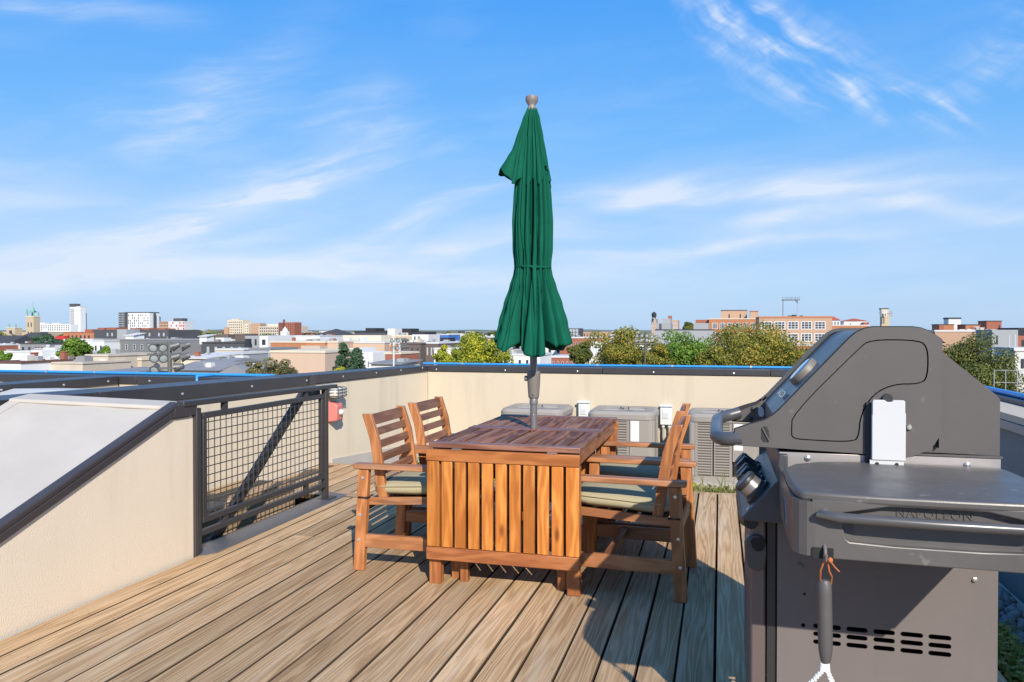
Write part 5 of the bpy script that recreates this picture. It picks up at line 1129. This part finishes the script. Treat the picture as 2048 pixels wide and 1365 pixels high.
bld('flat_roof_shop', 'low white flat roofed building at the far left behind the tan houses', AB, 8, 60, 706, 150, 10, 'white', cap='roofw', wins=[(1, 1, .5, 1.3, 1.4, 3, 'd', .4, 1.0)])
bld('flat_roof_shop', 'low white building with stepped gable end left of the green tree', AB, 62, 128, 708, 145, 10, 'white', cap='roofw', blocks=[('stepped_end', 62, 84, 701, .98, 4, 'white', dict(zb=-12)), ('upper', 86, 110, 696, 1.05, 5, 'offw', dict(zb=-12))], junk=4)
bld('white_house', 'white terrace strip behind the green tree', AB, 128, 186, 681, 215, 10, 'white', cap='roofw', wins=[(3, 1, .2, 1.4, 1.2, 3, 'd')])
bld('tan_rowhouse', 'weathered tan stucco house end nearest the left edge', AB, 43, 90, 725.5, 96, 8, 'tan', cap='rust', caph=.18, junk=3)
bld('tan_rowhouse', 'weathered tan stucco house with brown downpipe edge, second from the left', AB, 91, 165, 728, 95, 8, 'tan', cap='tan', caph=.2, wins=[(1, 1, .16, .9, 1.1, 3, 'd', .75, 1.0)], junk=4)
bld('tan_rowhouse', 'taller tan stucco house with small white window and stepped roof', AB, 172, 216, 713, 100, 9, 'tan', cap='tan', caph=.25, wins=[(1, 1, .34, 1.1, 1.6, 3, 'w', .4, 1.0)], blocks=[('step', 164, 173, 721, 1.0, 8, 'tan', dict(zb=-12))], junk=2)
bld('white_house', 'small white house with rust coloured roof edge at the far left', AB, -30, 41, 727, 92, 8, 'white', cap='rust', caph=.22, junk=4)
bld('beige_house', 'long beige garage row beside the floodlights', AB, 235, 283, 721, 105, 10, 'tan', cap='cream', wins=[(1, 1, .3, 1.0, 1.0, 3, 'w', .1, .5)], junk=3)
bld('flat_roof_shop', 'low building with grey sloping sheet roof under the floodlights', AB, 212, 268, 746, 80, 5, 'offw', roof=('shed', .35, 'roofg'))
bld('gabled_house', 'cream house with wide grey gabled roof right of the floodlights', AB, 350, 435, 741, 78, 7, 'cream', roof=('ridge', .75, 'roofg'), wins=[(3, 1, .1, .7, .7, 2, 'd', .1, .9)], junk=2)
bld('gabled_house', 'beige house with pale roof and chimneys behind the gabled one', AB, 362, 412, 718, 110, 8, 'cream', roof=('shed', .7, 'roofw'), junk=3)
bld('gabled_house', 'small beige gabled house beside the blue grey box', AB, 392, 450, 727, 100, 8, 'beige', roof=('ridge', .6, 'roofg'), junk=5)
bld('gabled_house', 'white gabled shed roof in front of the dry shrub', AB, 445, 500, 748, 70, 6, 'offw', roof=('gable', .8, 'roofg'))
bld('brick_rowhouse', 'narrow red brick rowhouse roofs between the gabled houses and shrub', AB, 412, 470, 744, 88, 7, 'brick', roof=('ridge', .6, 'roofg'), wins=[(3, 1, .2, .8, .5, 2, 'w')], junk=3)
# --- middle
bld('orange_building', 'orange brick three storey building with slim window pairs', AB, 541, 650, 686, 165, 14, 'obrick', wins=[(2, 1, .5, 1.9, 1.3, 3, 'w', .03, .2), (4, 1, .45, 1.9, 1.3, 3, 'w', .24, .52)], cap='cream', blocks=[('rear_bay', 602, 640, 692, .98, 4, 'beige', dict(zb=-12, wins=[(2, 1, .3, 1.7, .8, 3, 'd', .45, 1.0)]))], junk=10)
bld('beige_building', 'plain tan rear wing right of the orange building', AB, 650, 676, 686, 164, 10, 'peach', cap='cream')
bld('beige_building', 'broad blank beige wall in front of the orange building', AB, 541, 650, 706, 118, 12, 'peach', cap='cream', side=[(2, 1, .4, 1.6, 2.2, 3, 'd', .1, .7)], blocks=[('terrace_rail', 602, 668, 703.5, 1.12, .1, 'lgrey')])
bld('beige_building', 'long peach sided apartment building with roof terrace', AB, 677, 769, 687, 170, 14, 'peach', cap='offw', blocks=[('roof_house', 685, 762, 671, 1.05, 6, 'cream', dict(zb=-6, wins=[(14, 1, .55, 2.6, .4, 3, 'p', .02, .6)])), ('roof_house', 722, 727, 674, 1.02, 2, 'white')], junk=5)
bld('orange_building', 'slim orange and white striped bay beside the brown block', AB, 769, 801, 687, 171, 12, 'offw', wins=[(5, 1, .5, 3.0, .4, 3, 'p')], blocks=[('stripe', 771, 775, 687.5, .995, .5, 'obrick', dict(zb=-10)), ('stripe', 781, 785, 687.5, .995, .5, 'obrick', dict(zb=-10)), ('stripe', 791, 795, 687.5, .995, .5, 'obrick', dict(zb=-10))])
bld('brown_building', 'dark brown clad apartment block with three tall windows', AB, 801, 841, 689, 160, 14, 'brown', wins=[(2, 1, .22, 1.8, .8, 3, 'd', .45, 1.0)], cap='brown', junk=5)
bld('brown_building', 'taupe clad block with paired windows left of the yellow green tree', AB, 841, 877, 688, 162, 14, 'brown', wins=[(4, 1, .3, 1.6, .8, 3, 'p', .05, .95)], cap='offw', junk=4)
bld('white_house', 'white stepped house among the conifers', AB, 697, 714, 697, 140, 8, 'white', wins=[(1, 1, .3, 1.0, .8, 3, 'd')], blocks=[('lower', 712, 746, 705, .97, 8, 'white', dict(zb=-12, wins=[(2, 1, .15, 1.0, 1.6, 3, 'd', .2, .9)]))])
bld('brick_rowhouse', 'small red brick house under the second floodlight mast', AB, 770, 801, 709, 130, 8, 'brick', wins=[(1, 1, .3, 1.4, 1.2, 3, 'd', .1, .6)], cap='cream')
bld('garage_roof', 'pale flat garage roofs with a grey shed roof near the parapet corner', AB, 742, 800, 729, 105, 7, 'offw', roof=('shed', .4, 'roofg'), junk=4)
bld('warehouse', 'long white flat warehouse behind the orange building', AB, 537, 640, 673, 330, 20, 'white', cap='roofw', junk=6)
bld('brick_hall', 'low red brick hall with dark hipped roof behind the beige building', AB, 628, 683, 671, 380, 18, 'brick', roof=('hip', 3.2, 'roofd'), blocks=[('dormer', 655, 664, 668, .98, 3, 'brick')])
bld('dark_apartments', 'long low black clad roof storey with a box penthouse left of the umbrella', AB, 709, 771, 662.5, 300, 14, 'vdark', blocks=[('penthouse', 731, 752, 656.5, 1.01, 8, 'vdark'), ('lower', 709, 771, 666, .99, 10, 'dgrey', dict(zb=-12))])
bld('dark_apartments', 'black clad penthouse row right of the pale green terrace', AB, 802, 850, 664, 290, 12, 'vdark', blocks=[('penthouse', 802, 822, 657.5, 1.01, 8, 'vdark')])
bld('terrace_house', 'pale green roof terrace house between the black penthouses', AB, 742, 824, 671, 260, 12, 'cream', blocks=[('roof_house', 775, 790, 657.5, 1.01, 6, 'offw'), ('terrace', 790, 826, 673, .99, 6, 'stone')], wins=[(3, 1, .2, 1.8, 1.0, 3, 'd', .05, .4)], junk=6)
bld('white_house', 'white cubic house with window slots right of the terrace house', AB, 824, 857, 669.5, 240, 10, 'offw', wins=[(2, 2, .3, 1.1, .6, 1.8, 'd', .05, .55)])
bld('blue_building', 'low building with a bright blue wall beyond the brown blocks', AB, 856, 897, 670.5, 300, 14, 'blue', cap='offw', blocks=[('lower', 864, 896, 676, .95, 8, 'vdark', dict(zb=-12)), ('upper', 893, 930, 667.5, 1.05, 10, 'offw', dict(zb=-12))])
bld('white_house', 'white terrace houses half hidden behind the yellow green trees', AB, 868, 1000, 700, 150, 9, 'white', wins=[(9, 1, .3, 1.5, 1.0, 3, 'd')], cap='roofw', junk=5)
bld('white_house', 'long white row below the umbrella skirt', AB, 1000, 1080, 712, 130, 9, 'white', wins=[(5, 1, .3, 1.2, .7, 3, 'd')], cap='roofw', junk=4)
# --- right of the umbrella
bld('parking_frame', 'dark open framed building with three floors right of the umbrella', AB, 1132, 1158, 657, 430, 14, 'dgrey', wins=[(4, 3, .75, 1.5, .5, 2.0, 'p')])
bld('brick_mill', 'long red brick mill with arched windows right of the umbrella', AB, 1120, 1204, 677, 215, 14, 'brick', wins=[(9, 1, .35, 1.9, 1.0, 3, 'w')], cap='roofw', junk=5)
bld('white_house', 'white blank gable wall left of the big trees', AB, 1158, 1205, 702, 140, 10, 'white', blocks=[('upper', 1182, 1206, 684, 1.2, 6, 'white', dict(zb=-12))])
bld('brick_rowhouse', 'red brick rowhouses with cars below the mill', AB, 1100, 1160, 716, 150, 9, 'brick', wins=[(6, 1, .35, 1.2, .7, 3, 'w')], cap='offw', junk=4)
bld('brick_rowhouse', 'distant brick terrace beyond the mill', AB, 1158, 1215, 664.5, 480, 14, 'tbrick', wins=[(9, 1, .35, 1.6, 1.0, 3, 's')])
bld('factory_block', 'tan brick block with small windows beneath the black water tank', AB, 1340, 1356, 641, 420, 14, 'tbrick', wins=[(4, 4, .5, 1.6, .9, 2.3, 'p')], blocks=[('left_wing', 1303, 1312, 638, 1.02, 12, 'tbrick', dict(zb=-12, wins=[(2, 4, .5, 1.5, .9, 2.3, 'p')])), ('roof_house', 1336, 1343, 632, 1.03, 4, 'brick', dict(zb=-12))])
wtx, wty = spot(1308, 425); wz = zat(633, 425)
wt_ = thing('water_tank', 'round black water tank on legs above the tan brick block', 'water tank', (wtx, wty, zat(638, 425)))
put('tank', MB().lathe([(0, -1.4), (1.1, -1.1), (1.35, -.3), (1.35, .9), (1.1, 1.3), (0, 2.1)], (wtx, wty, wz + .5), n=16), M_['vdark'], wt_, smooth=50)
for q in range(4):
    a = math.pi / 4 + q * math.pi / 2; put('leg', MB().tube([(wtx + 1.25 * math.cos(a), wty + 1.25 * math.sin(a), zat(638.5, 425)), (wtx + .9 * math.cos(a), wty + .9 * math.sin(a), wz + .2)], .12, 6), M_['vdark'], wt_)
bld('grey_building', 'flat grey clad building in front of the tan brick block', AB, 1312, 1341, 646, 250, 12, 'lgrey', blocks=[('tower', 1324, 1341, 637.5, 1.01, 6, 'lgrey', dict(zb=-12)), ('dark_slot', 1318, 1323, 648, .99, .5, 'dgrey', dict(zb=-2))])
bld('grey_building', 'long low grey clad building behind the big trees', AB, 1310, 1428, 661, 230, 12, 'lgrey', cap='roofd', caph=.3, blocks=[('upper', 1387, 1417, 646.5, 1.03, 8, 'lgrey', dict(zb=-12))])
bld('brick_factory', 'brown brick factory with square roof penthouse behind the tallest tree', AB, 1418, 1518, 639, 300, 22, 'obrick', cap='cream', wins=[(6, 2, .7, 2.4, 1.4, 3.8, 'g')], blocks=[('penthouse', 1442, 1494, 622, 1.04, 10, 'tbrick', dict(cap='dgrey', wins=[(2, 1, .12, 1.6, 1.4, 3, 'd', .1, .95)])), ('chimney', 1500, 1516, 624, 1.02, 4, 'tbrick', dict(zb=-12, cap='brick')), ('wing', 1391, 1419, 640, 1.02, 12, 'brick', dict(zb=-12))])
bld('brick_factory', 'big brick factory with grids of large industrial windows', AB, 1518, 1664, 636.5, 262, 24, 'tbrick', cap='obrick', caph=.6, wins=[(5, 3, .82, 2.75, 1.15, 4.1, 'g', .015, .93)], blocks=[('roof_unit', 1576, 1583, 631.5, 1.03, 2, 'vdark'), ('roof_unit', 1584, 1593, 630, 1.03, 2, 'vdark'), ('roof_unit', 1600, 1606, 631.5, 1.03, 2, 'vdark'), ('stripe_base', 1664, 1738, 652, 1.04, 10, 'obrick', dict(zb=-12, cap='offw')), ('stripe_base', 1738, 1790, 655, 1.04, 10, 'tbrick', dict(zb=-12, cap='offw'))])
bld('tiled_house', 'white walled house with red hipped tile roof left of the antenna tower', AB, 1660, 1680, 641, 330, 9, 'white', roof=('hip', 1.7, 'tile'), wins=[(3, 1, .4, 1.6, .6, 3, 'd')])
bld('tiled_house', 'longer white building with low red tile roof near the antenna tower', AB, 1688, 1734, 642.5, 330, 10, 'white', roof=('hip', 1.1, 'tile'), wins=[(2, 1, .1, 1.2, 1, 3, 'd')], blocks=[('brick_bay', 1727, 1738, 645, .985, 6, 'brick', dict(zb=-12))])
ax_, ay_ = spot(1582, 275); at_ = thing('roof_sign_frame', 'steel sign frame standing on the brick factory roof', 'steel frame', (ax_, ay_, zat(636, 275)))
fx0, fx1 = -2.9, 2.9; zl, zh = zat(601, 275), zat(595, 275); zb_ = zat(635.5, 262) + .6
put('leg', B(ax_ + fx0, ax_ + fx0 + .28, ay_, ay_ + .28, zb_, zl), M_['grey'], at_)
put('leg', B(ax_ + fx1 - .75, ax_ + fx1 - .55, ay_ + 2, ay_ + 2.2, zb_, zl), M_['lgrey'], at_)
put('deck', B(ax_ + fx0 - .2, ax_ + fx1, ay_ - .2, ay_ + 2.4, zl, zl + .3), M_['grey'], at_)
put('rail', MB().tube([(ax_ + fx0, ay_, zh), (ax_ + fx1, ay_, zh)], .06, 5).tube([(ax_ + fx0, ay_, (zl + zh) / 2), (ax_ + fx1, ay_, (zl + zh) / 2)], .05, 5), M_['grey'], at_)
for k in range(5):
    xx = ax_ + fx0 + (fx1 - fx0) * k / 4; put('rail_post', B(xx - .05, xx + .05, ay_ - .05, ay_ + .05, zl + .3, zh + .1), M_['grey'], at_)
put('brace', MB().beam((ax_ + 1.4, ay_ + 1, zl), (ax_ + 2.5, ay_ + 1, zl - 1.2), .2, .2), M_['grey'], at_)
at2 = thing('antenna_tower', 'square masonry stack hung with cell phone antennas', 'antenna tower', (*spot(1770, 300), -12))
x0, x1, Y, zt = block(at2, 'stack', 1763, 1779, 627, 300, 3.2, M_['stone'], wins=[])
block(at2, 'head', 1762, 1777, 618.5, 298, 3.6, M_['tan'], zb=zt - .2, cap=M_['dgrey'], caph=.35)
for px in (1759.5, 1763, 1768, 1772, 1780, 1783.5):
    xx, yy = spot(px, 296); put('antenna', B(xx - .14, xx + .14, yy - .1, yy + .1, zat(634, 296), zat(620 + (px % 3), 296)), M_['white'] if 1763 < px < 1773 else M_['lgrey'], at2)
put('mount', MB().tube([(x0 - 1.2, Y - .4, zt + .1), (x1 + 1.2, Y - .4, zt + .1)], .07, 5), M_['grey'], at2)
bld('roof_house', 'brick stair head with tall white box behind it, right of the grill hood', AB, 1878, 1908, 650, 170, 6, 'obrick', cap='dgrey', caph=.15, blocks=[('white_box', 1897, 1921, 638.5, 1.03, 4, 'white', dict(cap='dgrey', zb=-12)), ('shade_side', 1878.2, 1888, 650.5, .995, .3, 'brick', dict(zb=-2))])
bld('roof_house', 'low brick stair head with a white door beyond the right hand tree', AB, 1931, 1960, 650.5, 165, 6, 'obrick', cap='dgrey', caph=.15, blocks=[('door_panel', 1948, 1958, 654, .99, .3, 'white', dict(zb=-1))])
bld('roof_house', 'taller brick stair head furthest right on the skyline', AB, 1973, 2003, 643, 175, 6, 'brick', cap='dgrey', caph=.15, wins=[(1, 1, .25, 1.1, .9, 3, 's', .7, 1)])
bld('long_terrace', 'flat pale terrace roofs behind the right hand tree', AB, 1870, 2010, 664, 150, 10, 'tbrick', cap='offw', junk=8)
bld('grey_building', 'pale green grey clad house with tall windows at the right edge', AB, 1984, 2036, 660, 120, 8, 'lgrey', wins=[(2, 2, .2, 1.9, .8, 3, 'p', .55, 1.0), (1, 1, .2, 1.4, .9, 3, 'd', .05, .35)])
bld('dark_apartments', 'charcoal roof storey over brick house at the far right', AB, 2036, 2120, 656, 130, 10, 'vdark', blocks=[('lower', 2036, 2120, 672, .99, 8, 'brick', dict(zb=-12, wins=[(6, 2, .4, 1.5, .7, 2.6, 'd')]))])
bld('white_house', 'white walled house low at the right edge behind the fence', AB, 2030, 2110, 703, 80, 6, 'offw', wins=[(3, 1, .25, 1.0, .8, 2.6, 'd')], cap='roofw')
# far town and woods that merge into one mass
rt = random.Random(77); fm = MB(); cols = ['brick', 'tan', 'beige', 'offw', 'lgrey', 'grey', 'roofg', 'dbrick', 'cream', 'white', 'tbrick', 'roofd']
for i in range(2300):
    px = rt.uniform(-250, 2300); D = 225 * (10 ** (rt.random() ** 1.3 * .95)); x, y = spot(px, D); w, d_ = rt.uniform(4.5, 9) * (1 + D / 900), rt.uniform(7, 14); h = rt.uniform(6.2, 9.6) + (D > 800) * (rt.random() < .12) * rt.uniform(2, 6); zt = -12 + h; c = rt.randrange(len(cols))
    fm.box(x, x + w, y, y + d_, -12, zt, c); fm.box(x - .1, x + w + .1, y - .1, y + d_ + .1, zt + .002, zt + .25, rt.choice([3, 3, 8, 4, 11, 6]))
    if D < 900:
        for k in range(rt.randrange(3)):
            a, b, q = x + rt.uniform(.3, w - 1.2), y + rt.uniform(.3, 4), rt.uniform(.5, 1.6); fm.box(a, a + q, b, b + q, zt + .26, zt + .26 + q * .8, rt.choice([3, 4, 7, 5, 9]))
        for k in range(max(1, int(w / 2.2))):
            a = x + (k + .5) * w / max(1, int(w / 2.2)); fm.box(a - .4, a + .4, y - .06, y + .05, zt - 2.4, zt - .9, 12)
o = put('distant_rooftops', fm, [M_[c] for c in cols] + [pane]); o['kind'] = 'stuff'
def leaves(mb, r, c, rad, n, leaf, squash=(1, 1, 1), shell=.55):
    for i in range(n):
        d = Vector((r.gauss(0, 1), r.gauss(0, 1), r.gauss(0, 1))).normalized(); q = shell + (1 - shell) * r.random() ** .5
        p = Vector(c) + Vector((d.x * rad * squash[0], d.y * rad * squash[1], d.z * rad * squash[2])) * q
        nn = (d + Vector((r.gauss(0, .6), r.gauss(0, .6), r.gauss(0, .6) + .35))).normalized(); u, w = frame(nn); a = r.uniform(0, 6.28); s = leaf * r.uniform(.55, 1.25)
        e1 = (u * math.cos(a) + w * math.sin(a)) * s; e2 = (w * math.cos(a) - u * math.sin(a)) * s * .55
        mb.add([p - e1, p + e2, p + e1, p - e2], [(0, 1, 2, 3)])
fw = MB()
for i in range(420):
    px = rt.uniform(-250, 2300); D = 330 * (10 ** rt.uniform(0, .9)); x, y = spot(px, D); leaves(fw, rt, (x, y, -12 + rt.uniform(5, 9.5)), rt.uniform(3.0, 5.5), 60, 1.5 + D / 900, (1.2, 1.2, .8))
o = put('distant_trees', fw, lf_shade); o['kind'] = 'stuff'
hb = MB(); n = 90; hv = []
for k in range(n + 1):
    px = -400 + 2900 * k / n; D = 7000; x, y = spot(px, D); zt = 8 + 14 * (.5 + .5 * math.sin(k * .31)) * (.6 + .4 * math.sin(k * 1.7)); hv += [(x, y, -14), (x, y, zt), (x * 1.12, y * 1.12, zt + 2), (x * 1.15, y * 1.15, -14)]
hb.add(hv, [(4 * k + i, 4 * k + 4 + i, 4 * k + 5 + i, 4 * k + 1 + i) for k in range(n) for i in range(3)])
put('hills', hb, mat('far_hills', (.10, .13, .13), .95))['kind'] = 'structure'

# --- trees
def tree(name, label, px, row, D, hw, hh, m, seed, n=9000, leaf=None, lobes=44, group=None, trunk_to=-12, sq=1.0, cone=False):
    """hw, hh: half width and half height of the crown in metres; row: photograph row of the crown top"""
    r = random.Random(seed); x, y = spot(px, D); zt = zat(row, D); zc = zt - hh; leaf = leaf or D / 768 * 1.3; n = int(n * 1.9)
    t = thing(name, label, 'tree' if hh > 1.7 else 'shrub', (x, y, -12.0), group); mb = MB(); cs = []
    if cone:
        for k in range(26):
            f = k / 25; rad = hw * (1 - f) * .95 + .25
            for q in range(max(3, int(9 * (1 - f)))):
                a = r.uniform(0, 6.28); cs.append((x + rad * .8 * math.cos(a), y + rad * .8 * math.sin(a), zt - 2 * hh * (1 - f) + r.uniform(-.2, .2), max(.35, hw * .30 * (1.1 - f))))
    else:
        for k in range(lobes):
            d = Vector((r.gauss(0, 1), r.gauss(0, 1), r.gauss(.15, 1))).normalized(); q = r.uniform(.45, 1.0) if k > 3 else .2
            s = r.uniform(.25, .40) if k > 3 else .62
            cs.append((x + d.x * hw * q, y + d.y * hw * q * sq, zc + d.z * hh * q, min(hw, hh) * s * (1.25 if hw > hh * 1.3 else 1.0)))
        # keep the top of the crown at its row
        top = max(c[2] + c[3] * .8 for c in cs); cs = [(c[0], c[1], c[2] + zt - top, c[3]) for c in cs]
    tot = sum(c[3] ** 2 for c in cs)
    for c in cs: leaves(mb, r, c[:3], c[3], max(8, int(n * c[3] ** 2 / tot)), leaf, (1.15, 1.15, .8), .45)
    put('crown', mb, m, t)
    tr = MB().tube([(x, y, -12), (x + .1, y, (zc - 12) / 2), (x - .05, y + .1, zc - hh * .3), (x, y, zc + hh * .5)], [hw * .075 + .1, hw * .06 + .08, hw * .045 + .05, .05], 8)
    put('trunk', tr, bark, t, smooth=60)
    if not cone:
        for k in range(7):
            c = cs[4 + k * 3 if 4 + k * 3 < len(cs) else -1]; s0 = Vector((x, y, zc - hh * r.uniform(.2, .7))); put('limb', MB().tube([s0, s0.lerp(Vector(c[:3]), .55) + Vector((0, 0, .15)), Vector(c[:3])], [hw * .03 + .04, hw * .02 + .03, .02], 5), bark, t)
    return t
G1 = 'trees behind the back parapet'
tree('street_tree', 'broad olive green tree left of the others behind the back wall', 1243, 651, 105, 4.9, 4.2, lf_olive, 11, 11000, group=G1)
tree('street_tree', 'smaller bright green tree between the two broad olive trees', 1370, 659, 100, 4.2, 3.7, lf_green, 12, 9000, group=G1)
tree('street_tree', 'tallest and widest olive tree with autumn tips before the brick factory', 1512, 641, 98, 6.5, 4.8, lf_olive, 13, 19000, lobes=52, group=G1)
tree('street_tree', 'low olive green tree at the foot of the tallest one', 1432, 689, 92, 2.6, 2.2, lf_olive, 14, 5000, group=G1)
tree('street_tree', 'low olive crown filling the gap left of the bright green tree', 1312, 686, 96, 2.2, 2.2, lf_olive, 29, 4200, lobes=24, group=G1)
tree('street_tree', 'dense deep green tree right of the grill hood', 1955, 660, 80, 4.6, 4.9, lf_shade, 15, 17000, lobes=46, group=G1)
tree('street_tree', 'yellow green tree half hidden by the closed parasol', 955, 664, 108, 4.3, 3.6, lf_yellow, 16, 11000, group=G1)
tree('street_tree', 'small yellow tree at the left foot of the yellow green one', 892, 690, 104, 1.6, 2.2, lf_yellow, 17, 3200, lobes=18, group=G1)
tree('street_tree', 'dark little tree in front of the brick mill', 1162, 684, 130, 2.4, 2.2, lf_shade, 18, 3600, lobes=22, group=G1)
tree('street_tree', 'small green tree on the skyline left of the brick factory', 1376, 644, 260, 2.3, 2.6, lf_shade, 28, 1800, lobes=16, group=G1)
G2 = 'trees between the houses on the left'
tree('street_tree', 'green tree with yellow tips rising behind the tan houses', 153, 675, 118, 2.5, 2.2, lf_green, 19, 6000, group=G2)
tree('street_tree', 'rounded olive shrub below the green tree', 136, 708, 112, 1.6, 1.4, lf_olive, 20, 3000, lobes=16, group=G2)
tree('street_tree', 'small green tree before the grey rowhouses', 210, 692, 120, 1.5, 1.7, lf_green, 21, 3000, lobes=16, group=G2)
tree('street_tree', 'dark olive bush right of the tallest tan house', 227, 707, 108, .9, 1.8, lf_shade, 22, 2000, lobes=14, group=G2)
tree('street_tree', 'dark tree beside the brick hall, left one of two', 86, 668, 240, 3.2, 3.4, lf_dark, 23, 2600, lobes=20, group=G2)
tree('street_tree', 'dark tree beside the brick hall, right one of two', 108, 672, 235, 2.2, 3.0, lf_dark, 24, 2200, lobes=18, group=G2)
tree('street_tree', 'bright green shrub cut by the left edge', 3, 702, 110, 1.2, 1.0, lf_green, 25, 1800, lobes=12, group=G2)
tree('street_tree', 'dry olive loose shrub close behind the left parapet', 546, 714, 58, 1.7, 1.5, lf_dry, 26, 5200, leaf=.085, lobes=30, group=G2)
tree('street_tree', 'thin dry shrub left of the loose olive one', 510, 724, 60, .8, 1.0, lf_dry, 27, 1800, leaf=.085, lobes=14, group=G2)
tree('conifer', 'blue green spruce, the taller of the pair before the peach building', 688, 692, 98, 1.7, 2.6, lf_dark, 31, 6000, leaf=.16, cone=True, group='spruces')
tree('conifer', 'blue green spruce, the shorter one on the right of the pair', 714, 701, 95, 1.5, 2.2, lf_dark, 32, 5000, leaf=.16, cone=True, group='spruces')
tree('street_tree', 'yellow shrub at the foot of the spruces', 680, 733, 90, 1.1, .8, lf_yellow, 33, 1600, lobes=12, group=G2)

# --- floodlight masts on the playing field
lamp_g = mat('lamp_grey', (.13, .13, .125), .5, metal=.3); lamp_lens = mat('lamp_lens', (.32, .36, .36), .15, spec=.7)
def mast(label, D, pole_px, lamps, arms, dia, row0, pole_m_=lamp_g):
    px_, py_ = spot(pole_px, D); t = thing('floodlight_mast', label, 'floodlight', (px_, py_, -12.0), 'floodlight masts'); o0 = ORG[t.name]
    put('pole', MB().tube([(px_, py_ + .12, -12), (px_, py_ + .12, zat(row0, D))], dia * .22, 10), pole_m_, t, smooth=60)
    for row, pa, pb in arms:
        a, b = spot(pa, D), spot(pb, D); z = zat(row, D); put('cross_arm', MB().beam((a[0], a[1] + .1, z), (b[0], b[1] + .1, z), .09, .09), lamp_g, t)
    R_ = dia / 2
    bowl = MB().lathe([(.0, -.95 * dia), (.30 * dia, -.93 * dia), (.32 * dia, -.62 * dia), (.34 * dia, -.55 * dia), (R_ * .93, -.12 * dia), (R_, 0), (R_ * .95, .0)], n=16).mesh('lamp', lamp_g, smooth=40)
    lens = MB().lathe([(R_ * .93, -.02 * dia), (R_ * .5, .02 * dia), (0, .035 * dia)], n=16).mesh('lens', lamp_lens, smooth=60)
    yoke = MB().beam((R_ * 1.05, 0, -.3 * dia), (R_ * 1.05, 0, .1), .05, .05, up=(0, 1, 0)).mesh('yoke', lamp_g)
    for px, row, yaw, pitch in lamps:
        p = Vector((*spot(px, D), zat(row, D))); d = Vector((math.sin(R(yaw)) * math.cos(R(pitch)), -math.cos(R(yaw)) * math.cos(R(pitch)), -math.sin(R(pitch))))
        l = place('lamp', bowl, p - o0, t); l.rotation_euler = d.to_track_quat('Z', 'Y').to_euler()
        e = place('lens', lens, (0, 0, 0), l); y = place('yoke', yoke, (0, 0, 0), l)
mast('near floodlight mast with rows of round grey lamps above the left parapet', 42, 336,
     [(306, 697, 25, 22), (326, 697, 55, 20), (343, 695, -60, 22), (361, 695, -50, 20), (308, 718, 30, 22), (327, 718, 50, 20), (345, 717, -60, 22), (361, 717, -48, 20), (308, 741, 20, 30), (349, 736, -70, 12)],
     [(687, 292, 368), (709, 292, 368), (737, 296, 356)], .52, 684)
mast('far floodlight mast with eight lamps in front of the peach building', 98, 786.5,
     [(784, 683, 10, 15), (796, 682, 40, 15), (804, 682, -50, 15), (810, 682, -50, 15), (787, 697, 15, 15), (795, 697, 15, 15), (802, 696, -50, 15), (810, 695, -50, 15)],
     [(677, 779, 813), (690, 781, 813), (706, 782, 797)], .52, 676, M_['offw'])
mast('floodlight mast whose pale lamps stand in front of the left olive tree', 92, 1290,
     [(1274, 673, -10, 10), (1284, 672, 0, 10), (1294, 672, 5, 10), (1304, 674, 10, 10), (1273, 682, -10, 10), (1283, 681, 0, 10), (1294, 681, 5, 10), (1305, 681, 10, 10)],
     [(668, 1270, 1308), (688, 1270, 1308)], .46, 667, bark)
fx, fy = spot(2035, 60); fe = thing('chain_link_fence', 'tall thin chain link fence posts below the right hand tree', 'fence', (fx, fy, -12))
for k in range(9):
    x = fx - 1.6 + .8 * k; put('post', MB().tube([(x, fy, -12), (x, fy, zat(741, 60))], .035, 6), M_['lgrey'], fe)
for z in (zat(741.5, 60), zat(766, 60)): put('rail', MB().tube([(fx - 1.6, fy, z), (fx + 4.8, fy, z)], .025, 5), M_['lgrey'], fe)
rr0, rr1, ry = extent(384, 438, 62); rd = thing('red_railing', 'red steel railing on a roof just past the neighbour parapet', 'railing', (rr0, ry, zat(758, 62)))
for row in (749, 752.5): put('rail', MB().tube([(rr0, ry, zat(row, 62)), (rr1, ry, zat(row, 62))], .05, 6), M_['red'], rd)
for k in range(8):
    x = rr0 + (rr1 - rr0) * k / 7; put('post', B(x - .04, x + .04, ry - .04, ry + .04, zat(760, 62), zat(748.5, 62)), M_['red'], rd)
